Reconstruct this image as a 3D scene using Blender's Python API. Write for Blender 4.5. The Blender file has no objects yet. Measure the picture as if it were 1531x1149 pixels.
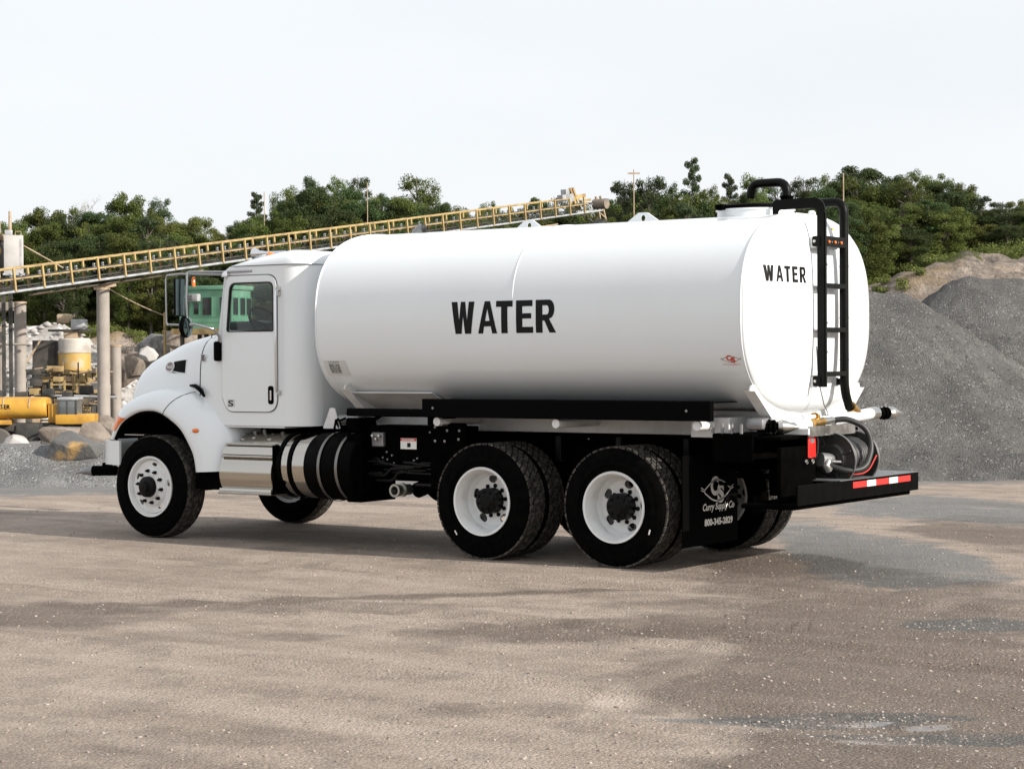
import bpy, bmesh, math, random
import numpy as np
from mathutils import Vector, Matrix
random.seed(7); rng = np.random.default_rng(7)
S = bpy.context.scene
PI = math.pi
# ------------------------------------------------------------------ camera
CAM = Vector((-9.0391, 15.650, 1.7938)); YAW, PITCH, ROLL, FPX = -0.9606, -0.0122, -0.0054, 2961.7
Fv = Vector((math.cos(PITCH)*math.cos(YAW), math.cos(PITCH)*math.sin(YAW), math.sin(PITCH)))
Rv = Vector((math.sin(YAW), -math.cos(YAW), 0)); Uv = Rv.cross(Fv)
R2 = Rv*math.cos(ROLL)+Uv*math.sin(ROLL); U2 = -Rv*math.sin(ROLL)+Uv*math.cos(ROLL)
cd = bpy.data.cameras.new('camera'); cam = bpy.data.objects.new('camera', cd); S.collection.objects.link(cam)
cd.sensor_width = 36; cd.lens = 36*FPX/1531; cd.clip_end = 3000; cd.clip_start = .1
M = Matrix((R2, U2, -Fv)).transposed().to_4x4(); M.translation = CAM; cam.matrix_world = M
S.camera = cam
# ------------------------------------------------------------------ light
SUN_AZ, SUN_EL = math.radians(4.0), math.radians(25)
w = bpy.data.worlds.new('World'); S.world = w; w.use_nodes = True
nt = w.node_tree; nt.nodes.clear()
out = nt.nodes.new('ShaderNodeOutputWorld'); bg = nt.nodes.new('ShaderNodeBackground')
sky = nt.nodes.new('ShaderNodeTexSky'); sky.sky_type = 'NISHITA'; sky.sun_disc = False
sky.sun_elevation = SUN_EL; sky.sun_rotation = math.radians(266); sky.air_density = 1.0; sky.dust_density = 2.5; sky.ozone_density = 1.2
# thin high cloud veil over the whole sky, a little uneven
tc = nt.nodes.new('ShaderNodeTexCoord'); mp = nt.nodes.new('ShaderNodeMapping'); mp.inputs['Scale'].default_value = (1.2, 1.2, 4)
nz = nt.nodes.new('ShaderNodeTexNoise'); nz.inputs['Scale'].default_value = 2.2; nz.inputs['Detail'].default_value = 4
rmp = nt.nodes.new('ShaderNodeMapRange'); rmp.inputs[1].default_value = .3; rmp.inputs[2].default_value = .7; rmp.inputs[3].default_value = .80; rmp.inputs[4].default_value = .93
mx = nt.nodes.new('ShaderNodeMix'); mx.data_type = 'RGBA'; mx.inputs[7].default_value = (6.35, 6.5, 6.7, 1)
nt.links.new(tc.outputs['Generated'], mp.inputs[0]); nt.links.new(mp.outputs[0], nz.inputs['Vector']); nt.links.new(nz.outputs[0], rmp.inputs[0])
nt.links.new(rmp.outputs[0], mx.inputs[0]); nt.links.new(sky.outputs[0], mx.inputs[6]); nt.links.new(mx.outputs[2], bg.inputs[0])
bg.inputs[1].default_value = .11; nt.links.new(bg.outputs[0], out.inputs[0])
sl = bpy.data.lights.new('sun', 'SUN'); sl.energy = 4.4; sl.angle = math.radians(.6); sl.color = (1.0, .94, .86)
so = bpy.data.objects.new('sun', sl); S.collection.objects.link(so)
v = Vector((math.cos(SUN_AZ)*math.cos(SUN_EL), math.sin(SUN_AZ)*math.cos(SUN_EL), -math.sin(SUN_EL)))
so.rotation_euler = v.to_track_quat('-Z', 'Y').to_euler(); so.location = (-30, -2, 20)
S.view_settings.view_transform = 'Standard'; S.view_settings.look = 'None'; S.view_settings.gamma = 1
S.view_settings.exposure = .5
S.render.engine = 'CYCLES'
# ------------------------------------------------------------------ helpers
def fpos(px, d, z):
    """point at depth d along the view, lateral offset given by photo column px, height z (world)"""
    u = (px-765.5)*d/FPX
    return Vector((CAM.x+Fv.x*d+Rv.x*u, CAM.y+Fv.y*d+Rv.y*u, z))
def zat(py, d): return CAM.z+(538.4-py)*d/FPX
def gpos(px, py):
    d = CAM.z*FPX/(py-538.4); return fpos(px, d, 0)
def tag(o, label=None, cat=None, group=None, kind=None):
    if label: o['label'] = label
    if cat: o['category'] = cat
    if group: o['group'] = group
    if kind: o['kind'] = kind
    return o
def empty(name, loc=(0,0,0), rz=0):
    o = bpy.data.objects.new(name, None); o.location = loc; o.rotation_euler = (0,0,rz); o.empty_display_size = .2
    S.collection.objects.link(o); return o
def cpy(o, parent=None):
    c = o.copy(); S.collection.objects.link(c)
    if parent: c.parent = parent
    for ch in [k for k in KIDS.get(o.name, [])]: cpy_child(ch, c)
    return c
KIDS = {}
def cpy_child(o, parent):
    c = o.copy(); S.collection.objects.link(c); c.parent = parent
    KIDS.setdefault(parent.name, []).append(c)
    for ch in KIDS.get(o.name, []): cpy_child(ch, c)
class MB:
    def __init__(s): s.v = []; s.f = []
    def add(s, vs, fs):
        n = len(s.v); s.v += [tuple(q) for q in vs]; s.f += [tuple(i+n for i in f) for f in fs]; return s
    def box(s, a, b, c=0.0, M=None):
        x0,x1 = sorted((a[0],b[0])); y0,y1 = sorted((a[1],b[1])); z0,z1 = sorted((a[2],b[2]))
        c = min(c, .45*(x1-x0), .45*(y1-y0), .45*(z1-z0))
        if c <= 0:
            vs = [(x,y,z) for x in (x0,x1) for y in (y0,y1) for z in (z0,z1)]
            fs = [(0,1,3,2),(4,6,7,5),(0,4,5,1),(2,3,7,6),(0,2,6,4),(1,5,7,3)]
        else:
            bm = bmesh.new(); bmesh.ops.create_cube(bm, size=1)
            for q in bm.verts: q.co = Vector(((x0+x1)/2+q.co.x*(x1-x0), (y0+y1)/2+q.co.y*(y1-y0), (z0+z1)/2+q.co.z*(z1-z0)))
            bmesh.ops.bevel(bm, geom=bm.edges[:], offset=c, segments=1 if c < .012 else 2, affect='EDGES', profile=.5)
            bm.verts.index_update(); vs = [q.co.copy() for q in bm.verts]; fs = [[q.index for q in f.verts] for f in bm.faces]; bm.free()
        if M is not None: vs = [M @ Vector(q) for q in vs]
        return s.add(vs, fs)
    def tube(s, path, r, n=10, cap=True, closed=False):
        P = [Vector(p) for p in path]; k = len(P); rr = r if hasattr(r, '__len__') else [r]*k
        vs = []; prev = None
        for i in range(k):
            if closed: t = (P[(i+1)%k]-P[i-1])
            else: t = P[min(i+1,k-1)]-P[max(i-1,0)]
            t.normalize()
            if prev is None:
                a = Vector((0,0,1)) if abs(t.z) < .9 else Vector((1,0,0)); e1 = t.cross(a).normalized()
            else:
                e1 = (prev-t*prev.dot(t)).normalized()
            prev = e1; e2 = t.cross(e1)
            for j in range(n):
                an = 2*PI*j/n; vs.append(P[i]+(e1*math.cos(an)+e2*math.sin(an))*rr[i])
        fs = []
        for i in range(k if closed else k-1):
            for j in range(n):
                a = i*n+j; b = i*n+(j+1)%n; c = ((i+1)%k)*n+(j+1)%n; d = ((i+1)%k)*n+j; fs.append((a,b,c,d))
        if cap and not closed: fs.append(tuple(range(n-1,-1,-1))); fs.append(tuple((k-1)*n+j for j in range(n)))
        return s.add(vs, fs)
    def cyl(s, a, b, r, n=20, r2=None): return s.tube([a,b], [r, r if r2 is None else r2], n)
    def lathe(s, prof, n=48, origin=(0,0,0), axis='Y', closed=False):
        """prof: list of (radius, along)"""
        O = Vector(origin); vs = []; k = len(prof)
        for (r, a) in prof:
            for j in range(n):
                an = 2*PI*j/n; c, d = r*math.cos(an), r*math.sin(an)
                vs.append(O+(Vector((c,a,d)) if axis == 'Y' else Vector((a,c,d)) if axis == 'X' else Vector((c,d,a))))
        fs = []
        for i in range(k if closed else k-1):
            for j in range(n):
                i2 = (i+1)%k; fs.append((i*n+j, i*n+(j+1)%n, i2*n+(j+1)%n, i2*n+j))
        if not closed:
            if prof[0][0] > 1e-4: fs.append(tuple(range(n)))
            if prof[-1][0] > 1e-4: fs.append(tuple((k-1)*n+j for j in range(n)))
        return s.add(vs, fs)
    def grid(s, P):
        """P[i][j] points"""
        a, b = len(P), len(P[0]); vs = [q for r in P for q in r]
        return s.add(vs, [(i*b+j, i*b+j+1, (i+1)*b+j+1, (i+1)*b+j) for i in range(a-1) for j in range(b-1)])
    def ngon_prism(s, pts, axis, a, b):
        """pts 2D polygon extruded along axis from a to b; axis 'Y': pts=(x,z)"""
        def mk(p, h): return (p[0],h,p[1]) if axis == 'Y' else (h,p[0],p[1]) if axis == 'X' else (p[0],p[1],h)
        n = len(pts); vs = [mk(p,a) for p in pts]+[mk(p,b) for p in pts]
        return s.add(vs, [tuple(range(n)), tuple(range(2*n-1,n-1,-1))]+[(i,(i+1)%n,n+(i+1)%n,n+i) for i in range(n)])
    def mesh(s, name, m, smooth=35, fix=True):
        me = bpy.data.meshes.new(name); me.from_pydata(s.v, [], s.f); me.update()
        if fix:
            bm = bmesh.new(); bm.from_mesh(me); bmesh.ops.remove_doubles(bm, verts=bm.verts, dist=1e-5)
            bmesh.ops.recalc_face_normals(bm, faces=bm.faces); bm.to_mesh(me); bm.free()
        if m: me.materials.append(m)
        if smooth:
            me.shade_smooth(); me.set_sharp_from_angle(angle=math.radians(smooth))
        return me
    def build(s, name, m, parent=None, smooth=35, fix=True, label=None):
        o = bpy.data.objects.new(name, s.mesh(name, m, smooth, fix)); S.collection.objects.link(o)
        if parent: o.parent = parent; KIDS.setdefault(parent.name, []).append(o)
        if label: o['label'] = label
        return o
def rpoly(pts, r, seg=6):
    """polygon with rounded corners; r float or list"""
    n = len(pts); out = []
    for i in range(n):
        p = Vector(pts[i]).to_2d(); a = Vector(pts[i-1]).to_2d()-p; b = Vector(pts[(i+1)%n]).to_2d()-p
        rr = r[i] if hasattr(r, '__len__') else r
        if rr <= 0: out.append(tuple(p)); continue
        al = a.length; bl = b.length; a /= al; b /= bl
        ang = math.acos(max(-1,min(1,a.dot(b)))); t = min(rr/math.tan(ang/2), al*.48, bl*.48)
        p0 = p+a*t; p2 = p+b*t
        for k in range(seg+1):
            u = k/seg; out.append(tuple(p0*(1-u)**2+p*2*u*(1-u)+p2*u*u))
    return out
def plate(outlines, axis, a, b):
    """filled 2D outline with holes, thickness from a to b along axis -> MB"""
    cu = bpy.data.curves.new('tmp', 'CURVE'); cu.dimensions = '2D'; cu.fill_mode = 'BOTH'; cu.extrude = abs(b-a)/2
    for ol in outlines:
        sp = cu.splines.new('POLY'); sp.points.add(len(ol)-1); sp.use_cyclic_u = True
        for i, q in enumerate(ol): sp.points[i].co = (q[0], q[1], 0, 1)
    ob = bpy.data.objects.new('tmp', cu); me = bpy.data.meshes.new_from_object(ob)
    mid = (a+b)/2; mb = MB()
    def mk(c): return (c.x,mid+c.z,c.y) if axis == 'Y' else (mid+c.z,c.x,c.y) if axis == 'X' else (c.x,c.y,mid+c.z)
    mb.add([mk(q.co) for q in me.vertices], [tuple(f.vertices) for f in me.polygons])
    bpy.data.objects.remove(ob); bpy.data.curves.remove(cu); bpy.data.meshes.remove(me)
    return mb
def text_mb(body, fn, bold=.0, cuts=6, cutu=0, space=1.0, shear=0):
    """text as a thin sheet; glyph box normalised to 0..1 in u and v then mapped by fn(u,v)"""
    cu = bpy.data.curves.new('tmp', 'FONT'); cu.body = body; cu.offset = bold; cu.space_character = space; cu.resolution_u = 4; cu.shear = shear
    ob = bpy.data.objects.new('tmp', cu); me = bpy.data.meshes.new_from_object(ob)
    bm = bmesh.new(); bm.from_mesh(me)
    xs = [q.co.x for q in bm.verts]; ys = [q.co.y for q in bm.verts]
    x0, x1, y0, y1 = min(xs), max(xs), min(ys), max(ys)
    for q in bm.verts: q.co = Vector(((q.co.x-x0)/(x1-x0), (q.co.y-y0)/(y1-y0), 0))
    for k in range(1, cuts): bmesh.ops.bisect_plane(bm, geom=bm.verts[:]+bm.edges[:]+bm.faces[:], plane_co=(0,k/cuts,0), plane_no=(0,1,0))
    for k in range(1, cutu): bmesh.ops.bisect_plane(bm, geom=bm.verts[:]+bm.edges[:]+bm.faces[:], plane_co=(k/cutu,0,0), plane_no=(1,0,0))
    bm.verts.index_update()
    mb = MB(); mb.add([fn(q.co.x, q.co.y) for q in bm.verts], [tuple(q.index for q in f.verts) for f in bm.faces])
    bm.free(); bpy.data.objects.remove(ob); bpy.data.curves.remove(cu); bpy.data.meshes.remove(me)
    return mb
def arcpath(pts, r, seg=6):
    """3D polyline with rounded corners"""
    P = [Vector(p) for p in pts]; out = [P[0]]
    for i in range(1, len(P)-1):
        a = (P[i-1]-P[i]); b = (P[i+1]-P[i]); t_ = min(r, a.length*.48, b.length*.48); p0 = P[i]+a.normalized()*t_; p2 = P[i]+b.normalized()*t_
        for k in range(seg+1): u = k/seg; out.append(p0*(1-u)**2+P[i]*2*u*(1-u)+p2*u*u)
    out.append(P[-1]); return out
# numpy fractal value noise
def vnoise(x, y, seed):
    xi = np.floor(x).astype(np.int64); yi = np.floor(y).astype(np.int64); fx = x-xi; fy = y-yi
    fx = fx*fx*(3-2*fx); fy = fy*fy*(3-2*fy)
    def h(a, b):
        n = (a*374761393+b*668265263+seed*1442695041) & 0xffffffff
        n = ((n ^ (n >> 13))*1274126177) & 0xffffffff
        return ((n ^ (n >> 16)) & 0xffff)/65535.0
    return (h(xi,yi)*(1-fx)+h(xi+1,yi)*fx)*(1-fy)+(h(xi,yi+1)*(1-fx)+h(xi+1,yi+1)*fx)*fy
def fbm(x, y, sc, seed=1, oc=4, gain=.5):
    x = np.asarray(x, float)*sc; y = np.asarray(y, float)*sc; r = 0; a = 1; t = 0
    for i in range(oc): r = r+a*vnoise(x, y, seed+i*17); t += a; a *= gain; x = x*2.03+5.1; y = y*2.03+1.7
    return r/t-.5
def sstep(a, b, x): t = np.clip((x-a)/(b-a), 0, 1); return t*t*(3-2*t)
# ------------------------------------------------------------------ materials
def mat(name, col, rough=.5, metal=0, coat=0, spec=None, col2=None, scale=5, lo=.4, hi=.6, bump=0, bscale=60, bdist=.01, detail=5, rvar=0, aniso=None):
    m = bpy.data.materials.new(name); m.use_nodes = True; t = m.node_tree; b = t.nodes['Principled BSDF']
    b.inputs['Base Color'].default_value = (*col, 1); b.inputs['Roughness'].default_value = rough; b.inputs['Metallic'].default_value = metal
    b.inputs['Coat Weight'].default_value = coat; b.inputs['Coat Roughness'].default_value = .06
    if spec is not None: b.inputs['Specular IOR Level'].default_value = spec
    if col2 or bump or rvar:
        tc = t.nodes.new('ShaderNodeTexCoord'); mp = t.nodes.new('ShaderNodeMapping'); t.links.new(tc.outputs['Object'], mp.inputs[0])
        if aniso: mp.inputs['Scale'].default_value = aniso
    if col2 or rvar:
        n = t.nodes.new('ShaderNodeTexNoise'); n.inputs['Scale'].default_value = scale; n.inputs['Detail'].default_value = detail
        t.links.new(mp.outputs[0], n.inputs['Vector'])
        r = t.nodes.new('ShaderNodeMapRange'); r.inputs[1].default_value = lo; r.inputs[2].default_value = hi; t.links.new(n.outputs[0], r.inputs[0])
        if col2:
            x = t.nodes.new('ShaderNodeMix'); x.data_type = 'RGBA'; x.inputs[6].default_value = (*col,1); x.inputs[7].default_value = (*col2,1)
            t.links.new(r.outputs[0], x.inputs[0]); t.links.new(x.outputs[2], b.inputs['Base Color'])
        if rvar:
            q = t.nodes.new('ShaderNodeMapRange'); q.inputs[3].default_value = rough-rvar; q.inputs[4].default_value = rough+rvar
            t.links.new(r.outputs[0], q.inputs[0]); t.links.new(q.outputs[0], b.inputs['Roughness'])
    if bump:
        n2 = t.nodes.new('ShaderNodeTexNoise'); n2.inputs['Scale'].default_value = bscale; n2.inputs['Detail'].default_value = 6
        bp = t.nodes.new('ShaderNodeBump'); bp.inputs['Strength'].default_value = bump; bp.inputs['Distance'].default_value = bdist
        t.links.new(mp.outputs[0], n2.inputs['Vector']); t.links.new(n2.outputs[0], bp.inputs['Height']); t.links.new(bp.outputs[0], b.inputs['Normal'])
    return m
WHITE = mat('white_paint', (.77,.80,.815), .22, coat=.5, col2=(.755,.785,.795), scale=1.2, rvar=.04, bump=.10, bscale=1.6, bdist=.012)
WHITE2 = mat('white_steel', (.72,.72,.71), .4, coat=.1, col2=(.6,.59,.57), scale=7, lo=.45, hi=.75)
BLACK = mat('black_paint', (.0015,.0015,.0015), .45, spec=.03, rvar=.06, scale=9)
CHASSIS = mat('chassis_black', (.0008,.0008,.0008), .8, spec=.015, col2=(.0018,.0016,.0014), scale=8)
OLIVE = mat('ladder_black', (.003,.0035,.0025), .4, spec=.12, rvar=.05, scale=12)
RUBBER = mat('tyre_rubber', (.0015,.0015,.0015), .85, spec=.03, col2=(.003,.0028,.0026), scale=14, bump=.15, bscale=60)
TREAD = mat('tyre_tread', (.035,.033,.030), .9, spec=.1, col2=(.12,.108,.09), scale=22, lo=.45, hi=.7)
CHROME = mat('chrome', (.75,.75,.76), .08, 1)
STEEL = mat('stainless', (.50,.47,.42), .14, 1)
ALU = mat('aluminium', (.5,.49,.46), .3, 1, rvar=.08, scale=10)
GREYM = mat('grey_metal', (.25,.25,.25), .4, .6, rvar=.1, scale=14)
BRASS = mat('brass', (.55,.34,.11), .35, 1, col2=(.4,.22,.07), scale=20)
RED = mat('red_reflector', (.62,.02,.015), .3, coat=.3)
ORANGE = mat('amber_lens', (.75,.12,.01), .2, coat=.5, col2=(.8,.22,.02), scale=60)
DECALW = mat('decal_white', (.82,.81,.76), .5)
DECALB = mat('decal_black', (.004,.004,.004), .5, spec=.2)
DECALR = mat('decal_red', (.55,.03,.02), .5)
GLINE = mat('seam_rubber', (.04,.042,.045), .6)
SEATM = mat('cab_interior', (.02,.02,.022), .7)
HOSE = mat('hose_rubber', (.018,.018,.018), .5, bump=.2, bscale=200, bdist=.002)
def glass_mat(name, tint, ref=.08):
    m = bpy.data.materials.new(name); m.use_nodes = True; t = m.node_tree; t.nodes.clear()
    o = t.nodes.new('ShaderNodeOutputMaterial'); tr = t.nodes.new('ShaderNodeBsdfTransparent'); tr.inputs[0].default_value = (*tint,1)
    g = t.nodes.new('ShaderNodeBsdfGlossy'); g.inputs['Roughness'].default_value = .02
    lw = t.nodes.new('ShaderNodeLayerWeight'); lw.inputs[0].default_value = .25; x = t.nodes.new('ShaderNodeMixShader')
    ml = t.nodes.new('ShaderNodeMath'); ml.operation = 'MULTIPLY_ADD'; ml.inputs[1].default_value = .35; ml.inputs[2].default_value = ref*.4
    t.links.new(lw.outputs['Fresnel'], ml.inputs[0]); t.links.new(ml.outputs[0], x.inputs[0])
    t.links.new(tr.outputs[0], x.inputs[1]); t.links.new(g.outputs[0], x.inputs[2]); t.links.new(x.outputs[0], o.inputs[0]); return m
GLASS = glass_mat('window_glass', (.88,.93,.91), .05)
# ------------------------------------------------------------------ ground
def ginv(x, y):
    dx = x-CAM.x; dy = y-CAM.y; c = math.hypot(Fv.x, Fv.y)
    return (dx*Fv.x+dy*Fv.y)/c/1.0, dx*Rv.x+dy*Rv.y
def lin(a, b, s): return list(np.arange(a, b, s))
dax = np.array([-400,-200,-100,-50,-25,-10,-4,0,3,5,6.5]+lin(7.5,34,.06)+lin(34,62,.8)+lin(62,150,4)+[155,165,180,200,240,300,400,600,900,1400])
uax = lin(9,14,.4)+lin(14,70,2)+[75,90,120,170,250,400,700,1200]
uax = np.array([-q for q in uax[::-1]]+lin(-8.9,9,.07)+uax)
def ground_h(d, u):
    near = sstep(60,30,d)
    x = CAM.x+Fv.x*d+Rv.x*u; y = CAM.y+Fv.y*d+Rv.y*u
    z = (fbm(x,y,.55,3,4)*.035+fbm(x,y,4.0,9,3)*.010+fbm(x,y,11,5,2)*.0035)*near
    a = u/np.maximum(d,1)                       # bearing
    pit = sstep(36,46,d)*sstep(.19,.12,a)
    z = z-2.6*pit+fbm(x,y,.15,11,3)*.8*pit
    # long faint ruts crossing the yard
    q = y*0.995+x*.1
    for c, wd, dp in ((4.55,.16,.022),(5.0,.12,.012),(2.35,.2,.02),(7.0,.25,.016)):
        e = (y-c-.04*x+.25*fbm(x,y,.3,21,2))/wd; z = z-dp*np.exp(-e*e)*near+dp*.5*np.exp(-(np.abs(e)-1.6)**2*2)*near
    # keep the ground level where the truck stands
    tr = sstep(1.9,1.4,np.abs(y))*sstep(-2.2,-1.7,x)*sstep(7,6.6,x)
    return z*(1-.75*tr)
D, Uu = np.meshgrid(dax, uax, indexing='ij'); Z = ground_h(D, Uu)
X = CAM.x+Fv.x*D+Rv.x*Uu; Y = CAM.y+Fv.y*D+Rv.y*Uu
def grid_mesh(name, X, Y, Z, m, attrs={}):
    n, k = X.shape; co = np.stack([X,Y,Z],-1).reshape(-1,3)
    i = np.arange((n-1)*(k-1)); r = i//(k-1); c = i%(k-1); a = r*k+c
    q = np.stack([a,a+1,a+k+1,a+k],-1)
    me = bpy.data.meshes.new(name); me.vertices.add(len(co)); me.vertices.foreach_set('co', co.ravel())
    me.loops.add(q.size); me.loops.foreach_set('vertex_index', q.ravel()); me.polygons.add(len(q)); me.polygons.foreach_set('loop_start', np.arange(len(q))*4)
    me.update(calc_edges=True); me.validate()
    for kk, vv in attrs.items():
        at = me.attributes.new(kk, 'FLOAT', 'POINT'); at.data.foreach_set('value', np.asarray(vv, np.float32).ravel())
    me.materials.append(m); me.shade_smooth()
    if me.polygons[0].normal.z < 0: me.flip_normals()
    o = bpy.data.objects.new(name, me); S.collection.objects.link(o); return o
# patches: (px, py, rx(px), ry(px), amount) as laid out on the yard, measured on the ground plane
def blob(X, Y, px, py, rx, ry, seed, soft=.3):
    c = gpos(px,py); a = gpos(px+rx,py)-c; d = CAM.z*FPX/(py-538.4); d2 = CAM.z*FPX/(py-ry-538.4); ry_m = d2-d; rx_m = rx*d/FPX
    f = ginv2(X,Y); f0 = ginv2(c.x,c.y)
    e = np.sqrt(((f[1]-f0[1])/rx_m)**2+((f[0]-f0[0])/ry_m)**2)
    e = e+fbm(X,Y,.9,seed,4)*.8+fbm(X,Y,5,seed+3,3)*.4
    return sstep(1.0+soft*.5, 1.0-soft, e)
def ginv2(x, y):
    dx = x-CAM.x; dy = y-CAM.y; return (dx*Fv.x+dy*Fv.y), dx*Rv.x+dy*Rv.y
damp_and_shadow = np.zeros_like(X)  # moist ground plus a painted cast shadow, both darken the base colour
for (px,py,rx,ry,am,sd) in ((1200,870,190,26,.55,1),(1450,930,160,30,.55,2),(1180,935,210,20,.75,3),(880,940,230,14,.55,4),(1250,1030,330,60,.6,5),(1400,1110,260,45,.55,6),
    (120,915,190,16,.5,7),(460,905,330,8,.35,8),(760,950,80,14,.5,9),(1500,800,120,30,.35,10),(620,948,60,12,.4,12),(800,1060,180,14,.25,13),(330,950,260,10,.22,14),(300,1100,260,14,.18,15),(1100,905,260,10,.4,16)):  # first two lie along the painted cable shadow
    damp_and_shadow = np.maximum(damp_and_shadow, am*blob(X,Y,px,py,rx,ry,sd))
PXg = 765.5+Uu/np.maximum(D,3)*FPX; PYg = 538.4+CAM.z*FPX/np.maximum(D,3); inview = (D > 7)*1.0
nA = fbm(X,Y,.8,131,4); nB = fbm(X,Y,3,133,4)
# broad moist ground right of the yard centre, and a cable-like cast shadow painted as a thin dark band
damp_and_shadow = np.maximum(damp_and_shadow, inview*1.0*sstep(940,1150,PXg+nA*420+nB*120)*sstep(850,900,PYg+nA*60)*(1-.55*sstep(.05,.2,fbm(X,Y,.7,137,3))*sstep(1300,1400,PXg)))
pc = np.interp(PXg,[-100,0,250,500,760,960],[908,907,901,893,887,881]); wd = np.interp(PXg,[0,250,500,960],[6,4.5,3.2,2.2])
damp_and_shadow = np.maximum(damp_and_shadow, inview*.95*np.exp(-((PYg-pc+nB*4)/wd)**2)*sstep(1010,900,PXg))  # cast shadow of a cable, painted into the ground colour
damp_and_shadow = np.maximum(damp_and_shadow, inview*.8*sstep(300,60,PXg+nA*200)*sstep(899,912,PYg)*sstep(945,925,PYg+nB*20))  # wider dark patch below that painted shadow band
damp_and_shadow = np.maximum(damp_and_shadow, inview*.75*sstep(560,700,PXg+nA*150)*sstep(1120,1000,PXg)*np.exp(-((PYg-948+nA*26)/10)**2))
damp_and_shadow = np.maximum(damp_and_shadow, .9*blob(X,Y,1170,845,105,17,151)); damp_and_shadow = np.maximum(damp_and_shadow, .8*blob(X,Y,1460,800,110,14,152)); damp_and_shadow = np.maximum(damp_and_shadow, inview*.22*sstep(.1,.26,fbm(X*.5,Y*1.8,.6,141,4)))
lite = inview*np.maximum(np.exp(-((PYg-(1070-.42*(PXg-850))+nA*60)/16)**2)*sstep(840,900,PXg)*sstep(1130,1040,PXg), .35*sstep(.1,.3,fbm(X*.4,Y*1.6,.8,143,4)))
grey = np.zeros_like(X)
for (px,py,rx,ry,am,sd) in ((1330,838,150,40,.95,21),(1200,800,120,20,.8,22),(1430,765,180,22,.9,23),(80,722,200,14,.9,24),(1460,938,110,9,.95,25),(1250,1078,260,10,.9,26),(1380,1105,180,9,.95,27),(1180,1085,80,5,.9,30),(700,735,400,9,.75,28),(1130,1075,60,8,.6,29)):
    grey = np.maximum(grey, am*blob(X,Y,px,py,rx,ry,sd))
grey = np.maximum(grey, sstep(27.3,29.5,D+fbm(X,Y,.7,41,3)*3)*.9)
grey = np.maximum(grey, .0*X)
pud = np.zeros_like(X)
for (px,py,rx,ry,sd) in ((1290,1083,70,3,51),(1385,1090,50,5,52),(1130,1078,26,4,53),(1310,1115,80,3,54)):
    pud = np.maximum(pud, blob(X,Y,px,py,rx,ry,sd,.3))
# ground material
gm = bpy.data.materials.new('packed_gravel_yard'); gm.use_nodes = True; t = gm.node_tree; B = t.nodes['Principled BSDF']
def N(t, ty, **k):
    n = t.nodes.new(ty)
    for a, b in k.items(): setattr(n, a, b)
    return n
def noise(t, vec, sc, det=6, rough=.6):
    n = N(t,'ShaderNodeTexNoise'); n.inputs['Scale'].default_value = sc; n.inputs['Detail'].default_value = det; n.inputs['Roughness'].default_value = rough; t.links.new(vec, n.inputs['Vector']); return n.outputs[0]
def rng_(t, s, a, b, c=0, d=1):
    n = N(t,'ShaderNodeMapRange'); n.inputs[1].default_value = a; n.inputs[2].default_value = b; n.inputs[3].default_value = c; n.inputs[4].default_value = d; t.links.new(s, n.inputs[0]); return n.outputs[0]
def mixc(t, f, a, b, mode='MIX'):
    n = N(t,'ShaderNodeMix', data_type='RGBA', blend_type=mode)
    for i, q in ((0,f),(6,a),(7,b)):
        if hasattr(q, 'links') or hasattr(q, 'is_linked'): t.links.new(q, n.inputs[i])
        else: n.inputs[i].default_value = q if i == 0 else (*q,1)
    return n.outputs[2]
def math_(t, op, a, b=0, c=0):
    n = N(t,'ShaderNodeMath', operation=op)
    for i, q in enumerate((a,b,c)):
        if hasattr(q, 'is_linked'): t.links.new(q, n.inputs[i])
        else: n.inputs[i].default_value = q
    return n.outputs[0]
tc = N(t,'ShaderNodeTexCoord').outputs['Object']
big = noise(t, tc, .35, 5); mid = noise(t, tc, 2.3, 6, .65); fin = noise(t, tc, 28, 8, .75); vf = noise(t, tc, 120, 3, .6)
mpa = N(t,'ShaderNodeMapping'); mpa.inputs['Rotation'].default_value = (0,0,math.radians(-3)); mpa.inputs['Scale'].default_value = (.5,2.4,1); t.links.new(tc, mpa.inputs[0]); strk = noise(t, mpa.outputs[0], .8, 6, .6)
c = mixc(t, rng_(t,big,.35,.65), (.325,.258,.206), (.41,.333,.272))
c = mixc(t, rng_(t,mid,.35,.7,0,.6), c, (.21,.168,.138))
c = mixc(t, rng_(t,strk,.40,.68,0,.55), c, (.54,.455,.38))
at = N(t,'ShaderNodeAttribute', attribute_name='grey'); ad = N(t,'ShaderNodeAttribute', attribute_name='damp_and_shadow'); ap = N(t,'ShaderNodeAttribute', attribute_name='puddle')
gmask = rng_(t, math_(t,'ADD', at.outputs['Fac'], rng_(t,mid,.3,.7,-.25,.25)), .3, .8)
gcol = mixc(t, rng_(t,fin,.35,.65), (.155,.155,.152), (.26,.26,.25))
c = mixc(t, gmask, c, gcol)
al = N(t,'ShaderNodeAttribute', attribute_name='lite'); c = mixc(t, rng_(t, math_(t,'ADD', al.outputs['Fac'], rng_(t,mid,.3,.7,-.25,.25)), .2,.8,0,.85), c, (.58,.49,.41))
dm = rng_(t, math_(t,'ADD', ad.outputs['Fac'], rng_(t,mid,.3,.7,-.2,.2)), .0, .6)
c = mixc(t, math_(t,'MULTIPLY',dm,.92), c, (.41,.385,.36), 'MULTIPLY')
vor = N(t,'ShaderNodeTexVoronoi'); vor.inputs['Scale'].default_value = 55; t.links.new(tc, vor.inputs['Vector'])
spk = rng_(t, vor.outputs['Color'], .0, 1.0)
sepv = N(t,'ShaderNodeSeparateColor'); t.links.new(vor.outputs['Color'], sepv.inputs[0])
c = mixc(t, rng_(t,sepv.outputs[0],.90,.97,0,.32), c, (.52,.46,.40))
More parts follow.
